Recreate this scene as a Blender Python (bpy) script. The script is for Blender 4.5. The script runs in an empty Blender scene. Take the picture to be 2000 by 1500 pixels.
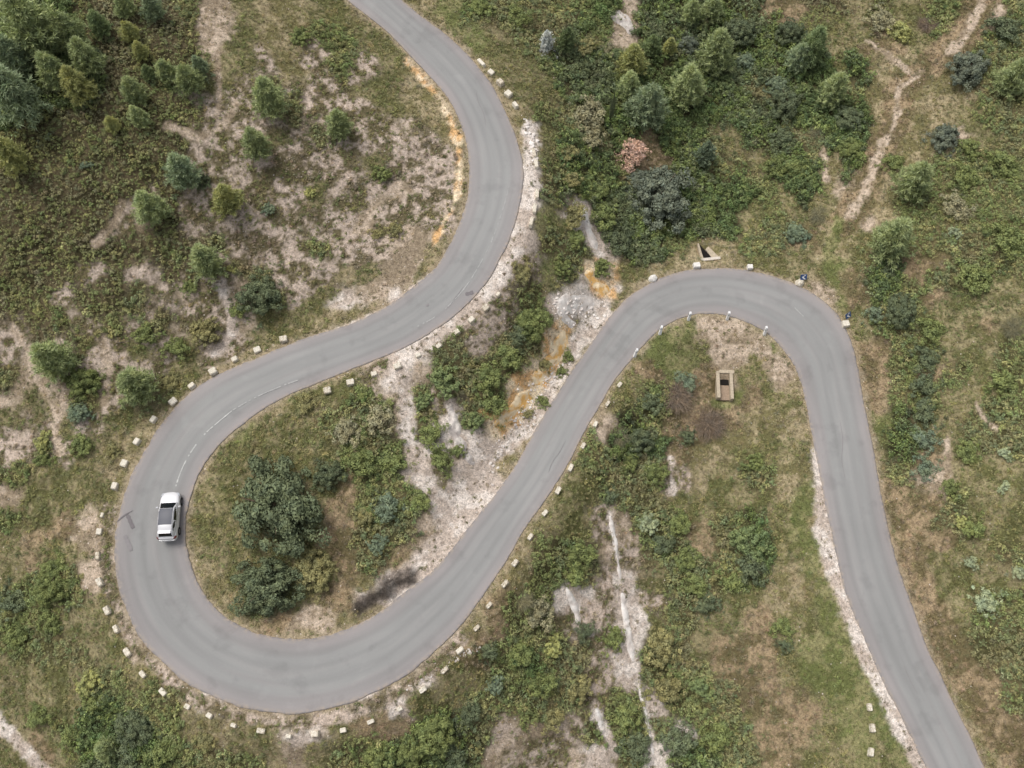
import bpy, bmesh, math, random
import numpy as np
from mathutils import Vector
R = math.radians
rng = np.random.RandomState(7)
random.seed(7)
sc = bpy.context.scene
col = sc.collection

def lin(r, g, b):
    f = lambda c: (c/255/12.92) if c/255 <= .04045 else ((c/255+.055)/1.055)**2.4
    return np.array([f(r), f(g), f(b)])

# ------------------------------------------------------------------ camera
TILT, FPX = R(21), 1732.0
DIST = 86.6
CAM = np.array([0, -DIST*math.sin(TILT), DIST*math.cos(TILT)])
cd = bpy.data.cameras.new('camera'); cam = bpy.data.objects.new('camera', cd); col.objects.link(cam)
cam.location = CAM; cam.rotation_euler = (TILT, 0, 0)
cd.sensor_width = 36; cd.lens = 36*FPX/2000; cd.clip_end = 6000; cd.clip_start = .5
sc.camera = cam
ct, st = math.cos(TILT), math.sin(TILT)
def rays(px, py):
    u = (np.asarray(px, float)-1000)/FPX; v = (750-np.asarray(py, float))/FPX
    # camera axes: right (1,0,0), up (0,ct,st), back (0,-st,ct)
    return np.stack([u, v*ct+st, v*st-ct], -1)
def to_plane(px, py, z):
    d = rays(px, py); t = (np.asarray(z, float)-CAM[2])/d[..., 2]
    return CAM + d*t[..., None]
def project(P):
    q = P-CAM; x = q[..., 0]; y = q[..., 1]*ct+q[..., 2]*st; z = q[..., 1]*st-q[..., 2]*ct
    z = np.maximum(z, 5)
    return 1000+FPX*x/z, 750-FPX*y/z

# ------------------------------------------------------------------ noise
_T = np.random.RandomState(3).rand(256, 256)
def vnoise(x, y, s=0):
    x = x+s*17.31; y = y+s*41.77
    ix = np.floor(x).astype(int); iy = np.floor(y).astype(int); fx = x-ix; fy = y-iy
    fx = fx*fx*(3-2*fx); fy = fy*fy*(3-2*fy)
    a = _T[ix & 255, iy & 255]; b = _T[(ix+1) & 255, iy & 255]; c = _T[ix & 255, (iy+1) & 255]; d = _T[(ix+1) & 255, (iy+1) & 255]
    return (a*(1-fx)+b*fx)*(1-fy)+(c*(1-fx)+d*fx)*fy
def fbm(x, y, s=0, o=4):
    r = 0; a = .5; t = 0
    for k in range(o):
        r = r+a*vnoise(x, y, s+k*3.3); t += a; a *= .5; x = x*2.03+5.1; y = y*2.03+1.7
    return r/t
def sstep(a, b, x):
    t = np.clip((x-a)/(b-a), 0, 1); return t*t*(3-2*t)

# ------------------------------------------------------------------ road edges in image pixels
WEST = [(650,-60),(655,-22),(680,2),(733,43),(767,72),(800,107),(833,143),(867,180),(887,213),(903,250),(912,283),(916,317),(916,353),(912,390),(900,430),(883,467),(862,507),(847,527),(820,550),(793,572),(767,592),(727,613),(687,632),(650,643),(600,660),(550,678),(500,700),(467,713),(427,730),(383,757),(353,783),(327,813),(307,840),(287,873),(270,903),(253,937),(240,973),(231,1010),(224,1050),(223,1087),(227,1120),(233,1153),(245,1190),(263,1230),(287,1263),(313,1290),(343,1317),(373,1340),(413,1360),(457,1377),(500,1387),(533,1393),(580,1395),(617,1390),(660,1380),(700,1367),(743,1347),(783,1327),(820,1298),(853,1270),(887,1237),(917,1200),(943,1163),(973,1120),(1000,1078),(1020,1040),(1050,997),(1083,950),(1117,893),(1143,840),(1173,790),(1200,743),(1227,710),(1263,667),(1293,640),(1333,620),(1367,613),(1400,613),(1433,620),(1467,633),(1500,652),(1520,670),(1540,697),(1557,723),(1567,757),(1575,793),(1582,827),(1590,867),(1598,910),(1607,957),(1616,1003),(1630,1067),(1643,1127),(1660,1180),(1680,1230),(1703,1283),(1730,1343),(1757,1393),(1783,1447),(1808,1497),(1838,1555),(1870,1620)]
EAST = [(745,-60),(760,-25),(787,2),(820,30),(853,53),(890,83),(923,117),(950,150),(973,187),(990,223),(1002,250),(1013,283),(1021,310),(1023,337),(1020,373),(1013,410),(1003,447),(993,473),(977,505),(957,543),(927,580),(893,613),(860,637),(820,663),(783,683),(733,703),(683,723),(633,743),(583,763),(533,787),(500,808),(467,834),(437,860),(410,890),(390,923),(377,957),(367,990),(362,1022),(363,1060),(370,1093),(380,1123),(397,1157),(420,1187),(447,1210),(487,1231),(527,1243),(567,1248),(613,1247),(650,1238),(687,1225),(727,1205),(760,1183),(790,1157),(823,1133),(853,1107),(877,1080),(900,1050),(920,1023),(940,1000),(967,965),(1000,920),(1027,873),(1057,820),(1083,777),(1113,730),(1143,687),(1173,643),(1200,607),(1227,580),(1260,557),(1300,540),(1340,528),(1383,524),(1427,524),(1467,530),(1500,536),(1523,543),(1553,555),(1583,570),(1610,586),(1630,606),(1645,630),(1660,656),(1670,687),(1678,733),(1687,783),(1697,833),(1707,883),(1717,940),(1728,1000),(1743,1067),(1763,1133),(1787,1197),(1810,1263),(1837,1317),(1863,1373),(1893,1433),(1922,1497),(1955,1560),(1990,1625)]
def densify(P, step):
    P = np.array(P, float); out = []
    for i in range(len(P)-1):
        p0 = P[max(i-1, 0)]; p1 = P[i]; p2 = P[i+1]; p3 = P[min(i+2, len(P)-1)]
        n = max(2, int(np.hypot(*(p2-p1))/1.5))
        t = np.arange(n)[:, None]/n
        out.append(.5*((2*p1)+(-p0+p2)*t+(2*p0-5*p1+4*p2-p3)*t*t+(-p0+3*p1-3*p2+p3)*t**3))
    Q = np.concatenate(out+[P[-1:]])
    for _ in range(30): Q[1:-1] = Q[1:-1]*.5+(Q[:-2]+Q[2:])*.25
    s = np.r_[0, np.cumsum(np.hypot(*np.diff(Q, axis=0).T))]
    u = np.arange(0, s[-1], step)
    return np.stack([np.interp(u, s, Q[:, 0]), np.interp(u, s, Q[:, 1])], -1)
Wd, Ed = densify(WEST, 2), densify(EAST, 2)
i = j = 0; pairs = [(0, 0)]
while i < len(Wd)-1 or j < len(Ed)-1:                 # walk both edges together
    ci = np.hypot(*(Wd[min(i+1, len(Wd)-1)]-Ed[j])) if i < len(Wd)-1 else 1e9
    cj = np.hypot(*(Wd[i]-Ed[min(j+1, len(Ed)-1)])) if j < len(Ed)-1 else 1e9
    if ci < cj: i += 1
    else: j += 1
    pairs.append((i, j))
pairs = np.array(pairs)
wl, el = Wd[pairs[:, 0]], Ed[pairs[:, 1]]
cen = (wl+el)/2; s = np.r_[0, np.cumsum(np.hypot(*np.diff(cen, axis=0).T))]
keep = np.r_[True, np.diff(s) > 1e-6]
NR = int(s[-1]/5); u = np.linspace(0, s[-1], NR)
ip = lambda A: np.stack([np.interp(u, s[keep], A[keep, k]) for k in (0, 1)], -1)
wl, el = ip(wl), ip(el)
for _ in range(12):
    for A in (wl, el): A[1:-1] = A[1:-1]*.5+(A[:-2]+A[2:])*.25
cen = (wl+el)/2
ZK = [((735,-30),10.5),((970,340),8.5),((800,620),7),((560,720),6),((290,960),4.8),((290,1150),4),((560,1320),3),((900,1120),2),((1150,780),1),((1400,570),0),((1620,720),-.6),((1720,1100),-2.2),((1900,1560),-4.2)]
zi = [np.argmin(np.hypot(*(cen-np.array(p)).T)) for p, _ in ZK]
rz = np.interp(np.arange(NR), zi, [z for _, z in ZK])
for _ in range(60): rz[1:-1] = rz[1:-1]*.5+(rz[:-2]+rz[2:])*.25
RW = to_plane(wl[:, 0], wl[:, 1], rz); RE = to_plane(el[:, 0], el[:, 1], rz); RC = (RW+RE)/2
HW = np.hypot(*(RW-RE)[:, :2].T)/2
ARC = np.r_[0, np.cumsum(np.hypot(*np.diff(RC[:, :2], axis=0).T))]
TAN = np.gradient(RC[:, :2], axis=0); TAN /= np.linalg.norm(TAN, axis=1)[:, None]

# ------------------------------------------------------------------ terrain
HP = [((0,0),20),((300,300),14),((600,300),11.5),((350,30),17),((100,700),8),((0,1100),2.5),((60,1420),-1),((540,1000),4.6),((700,850),5.3),((560,860),5),((1000,590),6.2),((1060,640),3.6),((980,760),4.2),((900,880),3.6),((1250,320),1),((1250,80),3.5),((1070,120),6.5),((1400,450),-1.5),((1400,200),.5),((1650,300),1.5),((1900,150),4.5),((1950,600),3.5),((1800,620),1.5),((1950,1000),2.5),((1960,1400),-1.5),((1415,760),-2.4),((1400,1000),-4),((1300,1300),-7),((1110,1180),-3),((1230,900),-2),((900,1430),-1.5),((1000,1490),-5),((600,1490),.5),((1550,1150),-3.3),((1500,1450),-8),((250,1480),-.5),((180,1300),1.5),((1100,420),4.8),((1170,500),1.5),((1240,480),0)]
cp = [to_plane(p[0], p[1], z) for p, z in HP]
for k in range(0, NR, 14): cp += [RW[k], RE[k]]
cp = np.array(cp); cxy = cp[:, :2]
def U(r2): return np.where(r2 > 1e-9, r2*np.log(np.maximum(r2, 1e-9)), 0)
n = len(cp); K = U(((cxy[:, None]-cxy[None])**2).sum(-1))+np.eye(n)*60
Pm = np.c_[np.ones(n), cxy]; A = np.zeros((n+3, n+3)); A[:n, :n] = K; A[:n, n:] = Pm; A[n:, :n] = Pm.T
sol = np.linalg.solve(A, np.r_[cp[:, 2], 0, 0, 0])
def tps(X, Y):
    X0 = X; Y0 = Y
    X = np.clip(X, -66, 66); Y = np.clip(Y, -44, 58)
    r = sol[n]+sol[n+1]*X+sol[n+2]*Y
    for k in range(n): r = r+sol[k]*U((X-cxy[k, 0])**2+(Y-cxy[k, 1])**2)
    d = np.hypot(X0-X, Y0-Y)
    return r*np.exp(-d/220)-.12*np.minimum(d, 150)*0+sstep(10, 300, d)*(fbm(X0/90, Y0/90, 9)-.45)*40
def road_near(X, Y):
    """distance beyond the road edge, road height, index of nearest rung"""
    shp = X.shape; X = X.ravel(); Y = Y.ravel(); D = np.full(X.size, 1e9); Z = np.zeros(X.size); I = np.zeros(X.size, int)
    near = np.where((np.abs(X) < 85) & (Y > -55) & (Y < 75))[0]
    for c in range(0, len(near), 20000):
        q = near[c:c+20000]
        d2 = (X[q, None]-RC[None, :, 0])**2+(Y[q, None]-RC[None, :, 1])**2
        k = d2.argmin(1); D[q] = np.sqrt(d2[np.arange(len(q)), k])-HW[k]
        t = (X[q]-RC[k, 0])*TAN[k, 0]+(Y[q]-RC[k, 1])*TAN[k, 1]
        g = np.gradient(rz, ARC)[k]
        Z[q] = rz[k]+t*g; I[q] = k
    return D.reshape(shp), Z.reshape(shp), I.reshape(shp)
_bx = np.arange(-80, 80.01, .25); _by = np.arange(-52, 72.01, .25); _BX, _BY = np.meshgrid(_bx, _by)
_cx = np.arange(-80, 80.01, 1.); _cy = np.arange(-52, 72.01, 1.)
def _bil(G_, x0, y0, st_, X, Y):
    fx = np.clip((X-x0)/st_, 0, G_.shape[1]-1.001); fy = np.clip((Y-y0)/st_, 0, G_.shape[0]-1.001); ix = fx.astype(int); iy = fy.astype(int); fx = fx-ix; fy = fy-iy
    return (G_[iy, ix]*(1-fx)+G_[iy, ix+1]*fx)*(1-fy)+(G_[iy+1, ix]*(1-fx)+G_[iy+1, ix+1]*fx)*fy
_TG = tps(*np.meshgrid(_cx, _cy)); _DG, _ZG, _IG = road_near(_BX, _BY)
def fields(X, Y):
    out = (np.abs(X) > 79) | (Y < -51) | (Y > 71); b = _bil(_TG, -80, -52, 1., X, Y)
    if out.any(): b = np.where(out, 0, b); b[out] = tps(X[out], Y[out])
    D = np.where(out, 1e3, _bil(_DG, -80, -52, .25, X, Y)); return b, D, _bil(_ZG, -80, -52, .25, X, Y)
def height(X, Y, full=False):
    X = np.asarray(X, float); Y = np.asarray(Y, float)
    b, D, Z = fields(X, Y)
    b = b+(fbm(X/7, Y/7, 1)-.5)*1.1+(fbm(X/1.6, Y/1.6, 2)-.5)*.35
    I = 0
    t = sstep(.5, 4.2, D)
    low = Z-.05-sstep(-.1, -.5, D)*.12+(fbm(X/.9, Y/.9, 5)-.5)*.08*sstep(0, 1, D)
    h = low*(1-t)+b*t
    # pit in front of the culvert inlet and outlet
    for (cx, cy, r, dep) in PITS: h = h-dep*np.exp(-(((X-cx)/r)**2+((Y-cy)/r)**2)**2)
    return (h, D, I) if full else h
PITS = []
def ground(px, py, lift=0.0):
    px = np.atleast_1d(np.asarray(px, float)); py = np.atleast_1d(np.asarray(py, float)); z = np.zeros(len(px))+2
    for _ in range(14):
        P = to_plane(px, py, z+lift); z = z*.35+height(P[:, 0], P[:, 1])*.65
    P = to_plane(px, py, z+lift); P[:, 2] = height(P[:, 0], P[:, 1]); return P
def g1(px, py, lift=0.0): return ground([px], [py], lift)[0]
pin = g1(1384, 492); pout = g1(1415, 757)
PITS += [(pin[0], pin[1], 1.1, .7), (pout[0], pout[1]-.1, 1.2, .55)]

# ------------------------------------------------------------------ ground cover map (50 px cells of the image)
CLS = 'HGDmgtbpswo'
MAP = """DDDHHHHGpmttmm...gGGGGGGpGDDDGbHHmHmGGpG
DDDHHHHHpmttGGmm..gmGGGGpGDDDGGGmmbmGpmG
DDDDHHGHmmstGGGm...mmGGGGDDDDGGGmGtpptGG
DDDDHHGGmsGGGsmm...tmmGGDDDDDGGGGGttttGG
DHHHHHHHssGGGsGm...ttmGGDDDDDmGGGDtttmGG
HHHHHHHsssmsGsGso...tmGGGbDmmmGGGDpttpmm
HHHHHHHsssssssmsso..wmGGGbDGmmGGtDptGGmG
HHHHHsHssssGmGspso..wmGGDDDDGmmmmppGGGGG
HHHHspHsssGsGspsoo..wgwGDDDDGmmmmptGGGGG
HHHHHHGHGsGGGsGpp...wgGwDDGttmGbtmGGGGGG
HHHsHGHGsGGGGtmp...wsgGomttttmmmgmDbGGGG
HHsHHGGpGpGGmwpw..wsGmww........tbDGbmmm
sHGsGsGGGpmmm....wssGGwG...ggg...mGGmmbm
GpGGsmGmssm.....wGsGGom..ggmppg..bbGmmmG
GppGsGmm.....mswpGGGoo..mbgbpmp..bbGbGmG
pmpGsGm....gmmGpGsGGow..mGGbgbmt..bGGmmG
mGmGmm...gmmGGGpGwGow..pDGbbbttt..gDmmGG
GGGmt...mmmmGGGGwwsw..GGDDbttmmm..mDbmGG
Gmmmt...mmDDDbGGwsw...mGGGstmGtt..tGpmmm
pmmmm..mmDDDDbGGGww..mmGGGmmmmtw..bbbGmm
Gmbpt..mmDDDDbGGpw..tmmspGGbGDmw..bbGGmm
mbmpm...mDDGGbGbp..ttGGpsGGbGDmw..bpmmmG
mGGpm...tDDGGbtw...ttGGswmGGGGtw...bmmmm
GGGmt....DDDbbw....bGGwswsGGmmttw..bmmGG
GGmmt....tbpp.....tbGGsswmGmmtmmww..bmGG
GGGmmp...........mbGDGGswGGmbbmggw..bbGG
pmbGGmt.........wmmGGGGswGGGbbmggw...bbG
pmoDDGGtw.....wwmmGGGmGsGwGGGbbmggw...bG
pmGDDDGmtmmwwmbbDDGsppsGGGwGGmbbmggw..bb
wpbDDDDGGGtpmGGDDDGpsspwGwDDGGbmmgmw...b""".split('\n')
MAP = [r.ljust(40, 'm')[:40].replace('.', 't') for r in MAP]
for a_ in range(30):
    r_ = list(MAP[a_])
    if a_ >= 18: r_[30:36] = ['g' if c_ == 'w' else c_ for c_ in r_[30:36]]
    if a_ >= 24: r_[0:3] = ['m' if c_ in 'pwbo' else c_ for c_ in r_[0:3]]
    r_[16:19] = ['s' if c_ == 'o' else c_ for c_ in r_[16:19]]
    if a_ < 12: r_[34:37] = ['t' if c_ == 'p' else c_ for c_ in r_[34:37]]
    if 2 <= a_ <= 12: r_[7:18] = [('s' if (c_ == 'G' and (a_*3+b_*5) % 4) else c_) for b_, c_ in enumerate(r_[7:18])]
    if 10 <= a_ <= 17: r_[0:8] = [('s' if (c_ == 'G' and (a_+b_) % 2) else c_) for b_, c_ in enumerate(r_[0:8])]
    if 17 <= a_ <= 23: r_[9:13] = ['m' if c_ in 'DG' else c_ for c_ in r_[9:13]]
    if a_ <= 9: r_[21:40] = [('G' if (c_ in 'mg' and (a_*7+b_*3) % 5 > 1 and not 11 <= b_ <= 14) else c_) for b_, c_ in enumerate(r_[21:40])]
    if a_ <= 8: r_[22:34] = [('D' if (c_ == 'G' and (a_*5+b_*3) % 4) else c_) for b_, c_ in enumerate(r_[22:34])]
    MAP[a_] = ''.join(r_)
OH = np.zeros((30, 40, len(CLS)))
for a_, r_ in enumerate(MAP):
    for b_, c_ in enumerate(r_): OH[a_, b_, CLS.index(c_)] = 1
# linear features of the ground: points, width px, class
LINES = [
 ([(785,700),(790,760),(795,840),(815,900),(830,950),(870,1000)],13,'w'),
 ([(1600,890),(1605,960),(1610,1030),(1622,1090),(1642,1150),(1668,1220),(1700,1290),(1733,1360),(1766,1430),(1796,1490)],15,'w'),
 ([(1035,250),(1038,330),(1032,380),(1022,430),(1008,480),(985,520),(960,560),(920,605),(870,645),(820,674),(770,697)],14,'w'),
 ([(960,950),(920,1000),(885,1050),(850,1090),(810,1130),(770,1150)],30,'w'),
 ([(960,870),(1000,850),(1030,815),(1065,765),(1100,715),(1140,655),(1180,615)],20,'w'),
 ([(925,860),(950,900),(940,950)],22,'w'),
 ([(1085,590),(1130,590),(1160,600),(1170,640)],20,'w'),
 ([(1100,640),(1090,690),(1060,730),(1035,765),(1005,810),(975,840)],19,'o'),
 ([(1140,400),(1150,450),(1165,495)],6,'w'),([(1150,520),(1165,560),(1190,575)],11,'o'),
 ([(880,790),(890,840),(905,880),(930,910)],11,'w'),
 ([(1190,1000),(1203,1080),(1213,1130),(1220,1190),(1230,1250),(1236,1290),(1255,1370),(1275,1440),(1281,1500)],2,'w'),
 ([(1225,1165),(1250,1200),(1262,1225)],7,'w'),
 ([(1105,1145),(1125,1190),(1130,1222),(1155,1240)],6,'w'),([(1165,1385),(1180,1430),(1200,1470)],7,'w'),
 ([(1925,-20),(1905,30),(1880,80),(1850,100),(1800,140),(1760,170),(1750,230),(1725,285),(1700,340),(1680,390),(1650,430)],26,'b'),([(1925,-20),(1905,30),(1880,80),(1850,100)],7,'p'),([(1725,285),(1700,340),(1680,390),(1650,430)],18,'b'),([(1800,140),(1760,170),(1750,230),(1725,285)],3,'p'),([(1725,285),(1700,340),(1680,390),(1660,420)],8,'p'),
 ([(1640,430),(1622,480),(1622,560),(1640,590)],11,'g'),
 ([(1610,290),(1614,355)],4,'p'),([(1690,80),(1740,115),(1775,140)],4,'p'),
 ([(-10,1400),(50,1460),(100,1510)],12,'w'),([(70,1440),(100,1480)],9,'b'),
 ([(800,120),(845,165),(875,215),(893,270),(897,330),(890,380),(868,430),(850,470)],5,'o'),
 ([(470,1402),(560,1410),(640,1402),(700,1385),(790,1340),(830,1310)],4,'w'),([(215,1000),(212,1080),(222,1160),(250,1225),(280,1280),(330,1325),(390,1368),(470,1398),(560,1410),(640,1405),(720,1378),(790,1343),(850,1298),(900,1243)],12,'s'),
 ([(1385,640),(1440,650),(1430,690),(1410,655)],26,'p'),([(1485,670),(1515,730)],11,'p'),([(1590,565),(1620,580)],14,'p'),
 ([(640,665),(700,640),(760,612),(810,575),(840,545)],10,'w'),
 ([(1848,860),(1852,930)],6,'p'),([(1745,1000),(1790,1130),(1840,1230),(1900,1340),(1960,1450)],24,'b'),([(1905,790),(1920,820),(1945,835)],4,'p'),([(1845,500),(1780,540)],9,'b'),
 ([(20,640),(60,690),(85,750),(110,830),(115,880)],5,'p'),([(200,660),(215,720),(205,790)],7,'p'),
 ([(560,150),(545,110),(520,80)],9,'t'),([(400,20),(415,80),(425,130),(430,200),(420,250)],4,'p'),
 ([(330,245),(390,265),(440,245),(460,200)],8,'p'),([(240,400),(225,440),(190,470)],7,'p'),
 ([(430,560),(450,600),(455,650),(420,690)],9,'w'),([(1310,895),(1315,960)],4,'w'),
 ([(1700,1010),(1738,1015),(1770,1110),(1800,1190),(1840,1280),(1870,1350)],7,'b'),
 ([(1740,1020),(1800,1060),(1850,1050)],16,'b'),
 ([(1480,1210),(1490,1300),(1500,1400),(1510,1480)],26,'b'),
]
GCOL = {'H':((74,70,50),(108,98,76)),'G':((84,82,56),(116,108,80)),'D':((62,64,44),(84,80,58)),'m':((104,104,68),(156,146,114)),  # heath and garrigue soil darkened: litter, plus gap shade put into the colour
 'g':((112,118,74),(150,146,106)),'t':((126,120,84),(176,162,132)),'b':((116,106,78),(172,152,124)),'p':((204,186,168),(164,148,128)),
 's':((204,187,174),(112,104,80)),'w':((232,221,213),(204,189,178)),'o':((232,188,136),(246,226,196))}
def linedist(px, py, pts):
    d = np.full(px.shape, 1e9)
    for (x0, y0), (x1, y1) in zip(pts[:-1], pts[1:]):
        L = (x1-x0)**2+(y1-y0)**2; t = np.clip(((px-x0)*(x1-x0)+(py-y0)*(y1-y0))/L, 0, 1)
        d = np.minimum(d, np.hypot(px-x0-t*(x1-x0), py-y0-t*(y1-y0)))
    return d
def cover(X, Y, Z, D):
    """class weights (N,11) at ground points"""
    px, py = project(np.stack([X, Y, Z], -1))
    wx = (fbm(X/3, Y/3, 11)-.5)*70+(fbm(X/.8, Y/.8, 12)-.5)*24; wy = (fbm(X/3, Y/3, 13)-.5)*70+(fbm(X/.8, Y/.8, 14)-.5)*24
    def fold(a, m): a = np.mod(a, 2*m); return np.where(a > m, 2*m-a, a)
    gx = np.clip(fold(px+wx, 2000)/50-.5, 0, 38.999); gy = np.clip(fold(py+wy, 1500)/50-.5, 0, 28.999)
    ix = gx.astype(int); iy = gy.astype(int); fx = (gx-ix)[..., None]; fy = (gy-iy)[..., None]
    W = (OH[iy, ix]*(1-fx)+OH[iy, ix+1]*fx)*(1-fy)+(OH[iy+1, ix]*(1-fx)+OH[iy+1, ix+1]*fx)*fy
    for k in range(len(CLS)): W[..., k] += .28*(fbm(X/1.5, Y/1.5, 20+k, 3)-.5)*(W[..., k] > .02)*2
    W = np.exp(9*W); W /= W.sum(-1, keepdims=True)
    nz = (fbm(X/1.1, Y/1.1, 40)-.5)*16+(fbm(X/.35, Y/.35, 41, 2)-.5)*8
    qx = px+(fbm(X/2.2, Y/2.2, 42)-.5)*14; qy = py+(fbm(X/2.2, Y/2.2, 43)-.5)*14
    for pts, w, c in LINES:
        x0 = min(p[0] for p in pts)-60; x1 = max(p[0] for p in pts)+60; y0 = min(p[1] for p in pts)-60; y1 = max(p[1] for p in pts)+60
        m = (px > x0) & (px < x1) & (py > y0) & (py < y1)
        if not m.any(): continue
        d = linedist(qx[m], qy[m], pts)+nz[m]
        a = (1-sstep(w*.75, w*1.35+4, d))[:, None]
        e = np.zeros(len(CLS)); e[CLS.index(c)] = 1
        W[m] = W[m]*(1-a)+e*a
    # a thin worn verge hugging the asphalt
    keepw = np.clip(W[..., CLS.index('w')]*1.3, 0, 1)
    a = (1-keepw)[..., None]*((1-sstep(.1, .75, D+(fbm(X/.9, Y/.9, 44)-.5)*1.1))*.75)[..., None]
    e = np.zeros(len(CLS)); e[CLS.index('p')] = .65; e[CLS.index('t')] = .35
    return W*(1-a)+e*a
CA = np.array([lin(*GCOL[c][0]) for c in CLS]); CB = np.array([lin(*GCOL[c][1]) for c in CLS])

# ------------------------------------------------------------------ helpers
def mesh_np(name, V, F, attrs=None, mat=None, smooth=False):
    """V (n,3), F (m,k) -> mesh, quickly"""
    me = bpy.data.meshes.new(name); V = np.asarray(V, np.float32); F = np.asarray(F, np.int32); k = F.shape[1]
    me.vertices.add(len(V)); me.vertices.foreach_set('co', V.ravel())
    me.loops.add(F.size); me.loops.foreach_set('vertex_index', F.ravel())
    me.polygons.add(len(F)); me.polygons.foreach_set('loop_start', np.arange(0, F.size, k, dtype=np.int32))
    try: me.polygons.foreach_set('loop_total', np.full(len(F), k, np.int32))
    except Exception: pass
    me.update(calc_edges=True); me.validate()
    if smooth: me.polygons.foreach_set('use_smooth', np.ones(len(F), bool))
    for nm, (typ, data) in (attrs or {}).items():
        a = me.attributes.new(nm, typ, 'POINT'); key = {'FLOAT': 'value', 'INT': 'value', 'FLOAT_COLOR': 'color', 'FLOAT_VECTOR': 'vector'}[typ]
        a.data.foreach_set(key, np.asarray(data, np.int32 if typ == 'INT' else np.float32).ravel())
    if mat: me.materials.append(mat)
    return me
def link(name, me, parent=None, **tags):
    o = bpy.data.objects.new(name, me); col.objects.link(o); o.parent = parent
    for k_, v_ in tags.items(): o[k_] = v_
    return o
def empty(name, loc, rotz=0, **tags):
    o = bpy.data.objects.new(name, None); o.empty_display_size = .2; col.objects.link(o); o.location = loc; o.rotation_euler = (0, 0, rotz)
    for k_, v_ in tags.items(): o[k_] = v_
    return o
class N:
    """tiny node helper"""
    def __init__(s, name, rough=.9, spec=.2):
        s.m = bpy.data.materials.new(name); s.m.use_nodes = True; s.t = s.m.node_tree; s.b = s.t.nodes['Principled BSDF']
        s.b.inputs['Roughness'].default_value = rough; s.b.inputs['Specular IOR Level'].default_value = spec
    def n(s, typ, **kw):
        x = s.t.nodes.new(typ)
        for k_, v_ in kw.items():
            if k_[0] == 'i' and k_[1:].isdigit():
                if isinstance(v_, bpy.types.NodeSocket): s.t.links.new(v_, x.inputs[int(k_[1:])])
                else: x.inputs[int(k_[1:])].default_value = v_
            else: setattr(x, k_, v_)
        return x
    def attr(s, name, typ='GEOMETRY'): return s.n('ShaderNodeAttribute', attribute_name=name, attribute_type=typ)
    def math(s, op, a, b=0.0, clamp=False): x = s.n('ShaderNodeMath', operation=op, i0=a, i1=b); x.use_clamp = clamp; return x.outputs[0]
    def noise(s, scale, detail=3, vec=None, rough=.55):
        x = s.n('ShaderNodeTexNoise'); x.inputs['Scale'].default_value = scale; x.inputs['Detail'].default_value = detail; x.inputs['Roughness'].default_value = rough
        if vec is None: vec = s.n('ShaderNodeTexCoord').outputs['Object']
        s.t.links.new(vec, x.inputs['Vector']); return x.outputs['Fac']
    def ramp(s, fac, stops):
        x = s.n('ShaderNodeValToRGB'); s.t.links.new(fac, x.inputs[0]); e = x.color_ramp.elements
        while len(e) < len(stops): e.new(.5)
        for q, (p, c) in zip(e, stops): q.position = p; q.color = (c[0], c[1], c[2], 1) if not np.isscalar(c) else (c, c, c, 1)
        return x.outputs[0]
    def mul(s, a, b, fac=1.0, mode='MULTIPLY'):
        x = s.n('ShaderNodeMix', data_type='RGBA', blend_type=mode)
        for idx, v_ in ((0, fac), (6, a), (7, b)):
            if isinstance(v_, bpy.types.NodeSocket): s.t.links.new(v_, x.inputs[idx])
            else: x.inputs[idx].default_value = v_ if idx == 0 else (*v_, 1)
        return x.outputs[2]
    def base(s, c): 
        if isinstance(c, bpy.types.NodeSocket): s.t.links.new(c, s.b.inputs['Base Color'])
        else: s.b.inputs['Base Color'].default_value = (*c, 1)
    def bump(s, h, strength=.5, dist=.05):
        x = s.n('ShaderNodeBump'); x.inputs['Strength'].default_value = strength; x.inputs['Distance'].default_value = dist
        s.t.links.new(h, x.inputs['Height']); s.t.links.new(x.outputs[0], s.b.inputs['Normal'])

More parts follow.
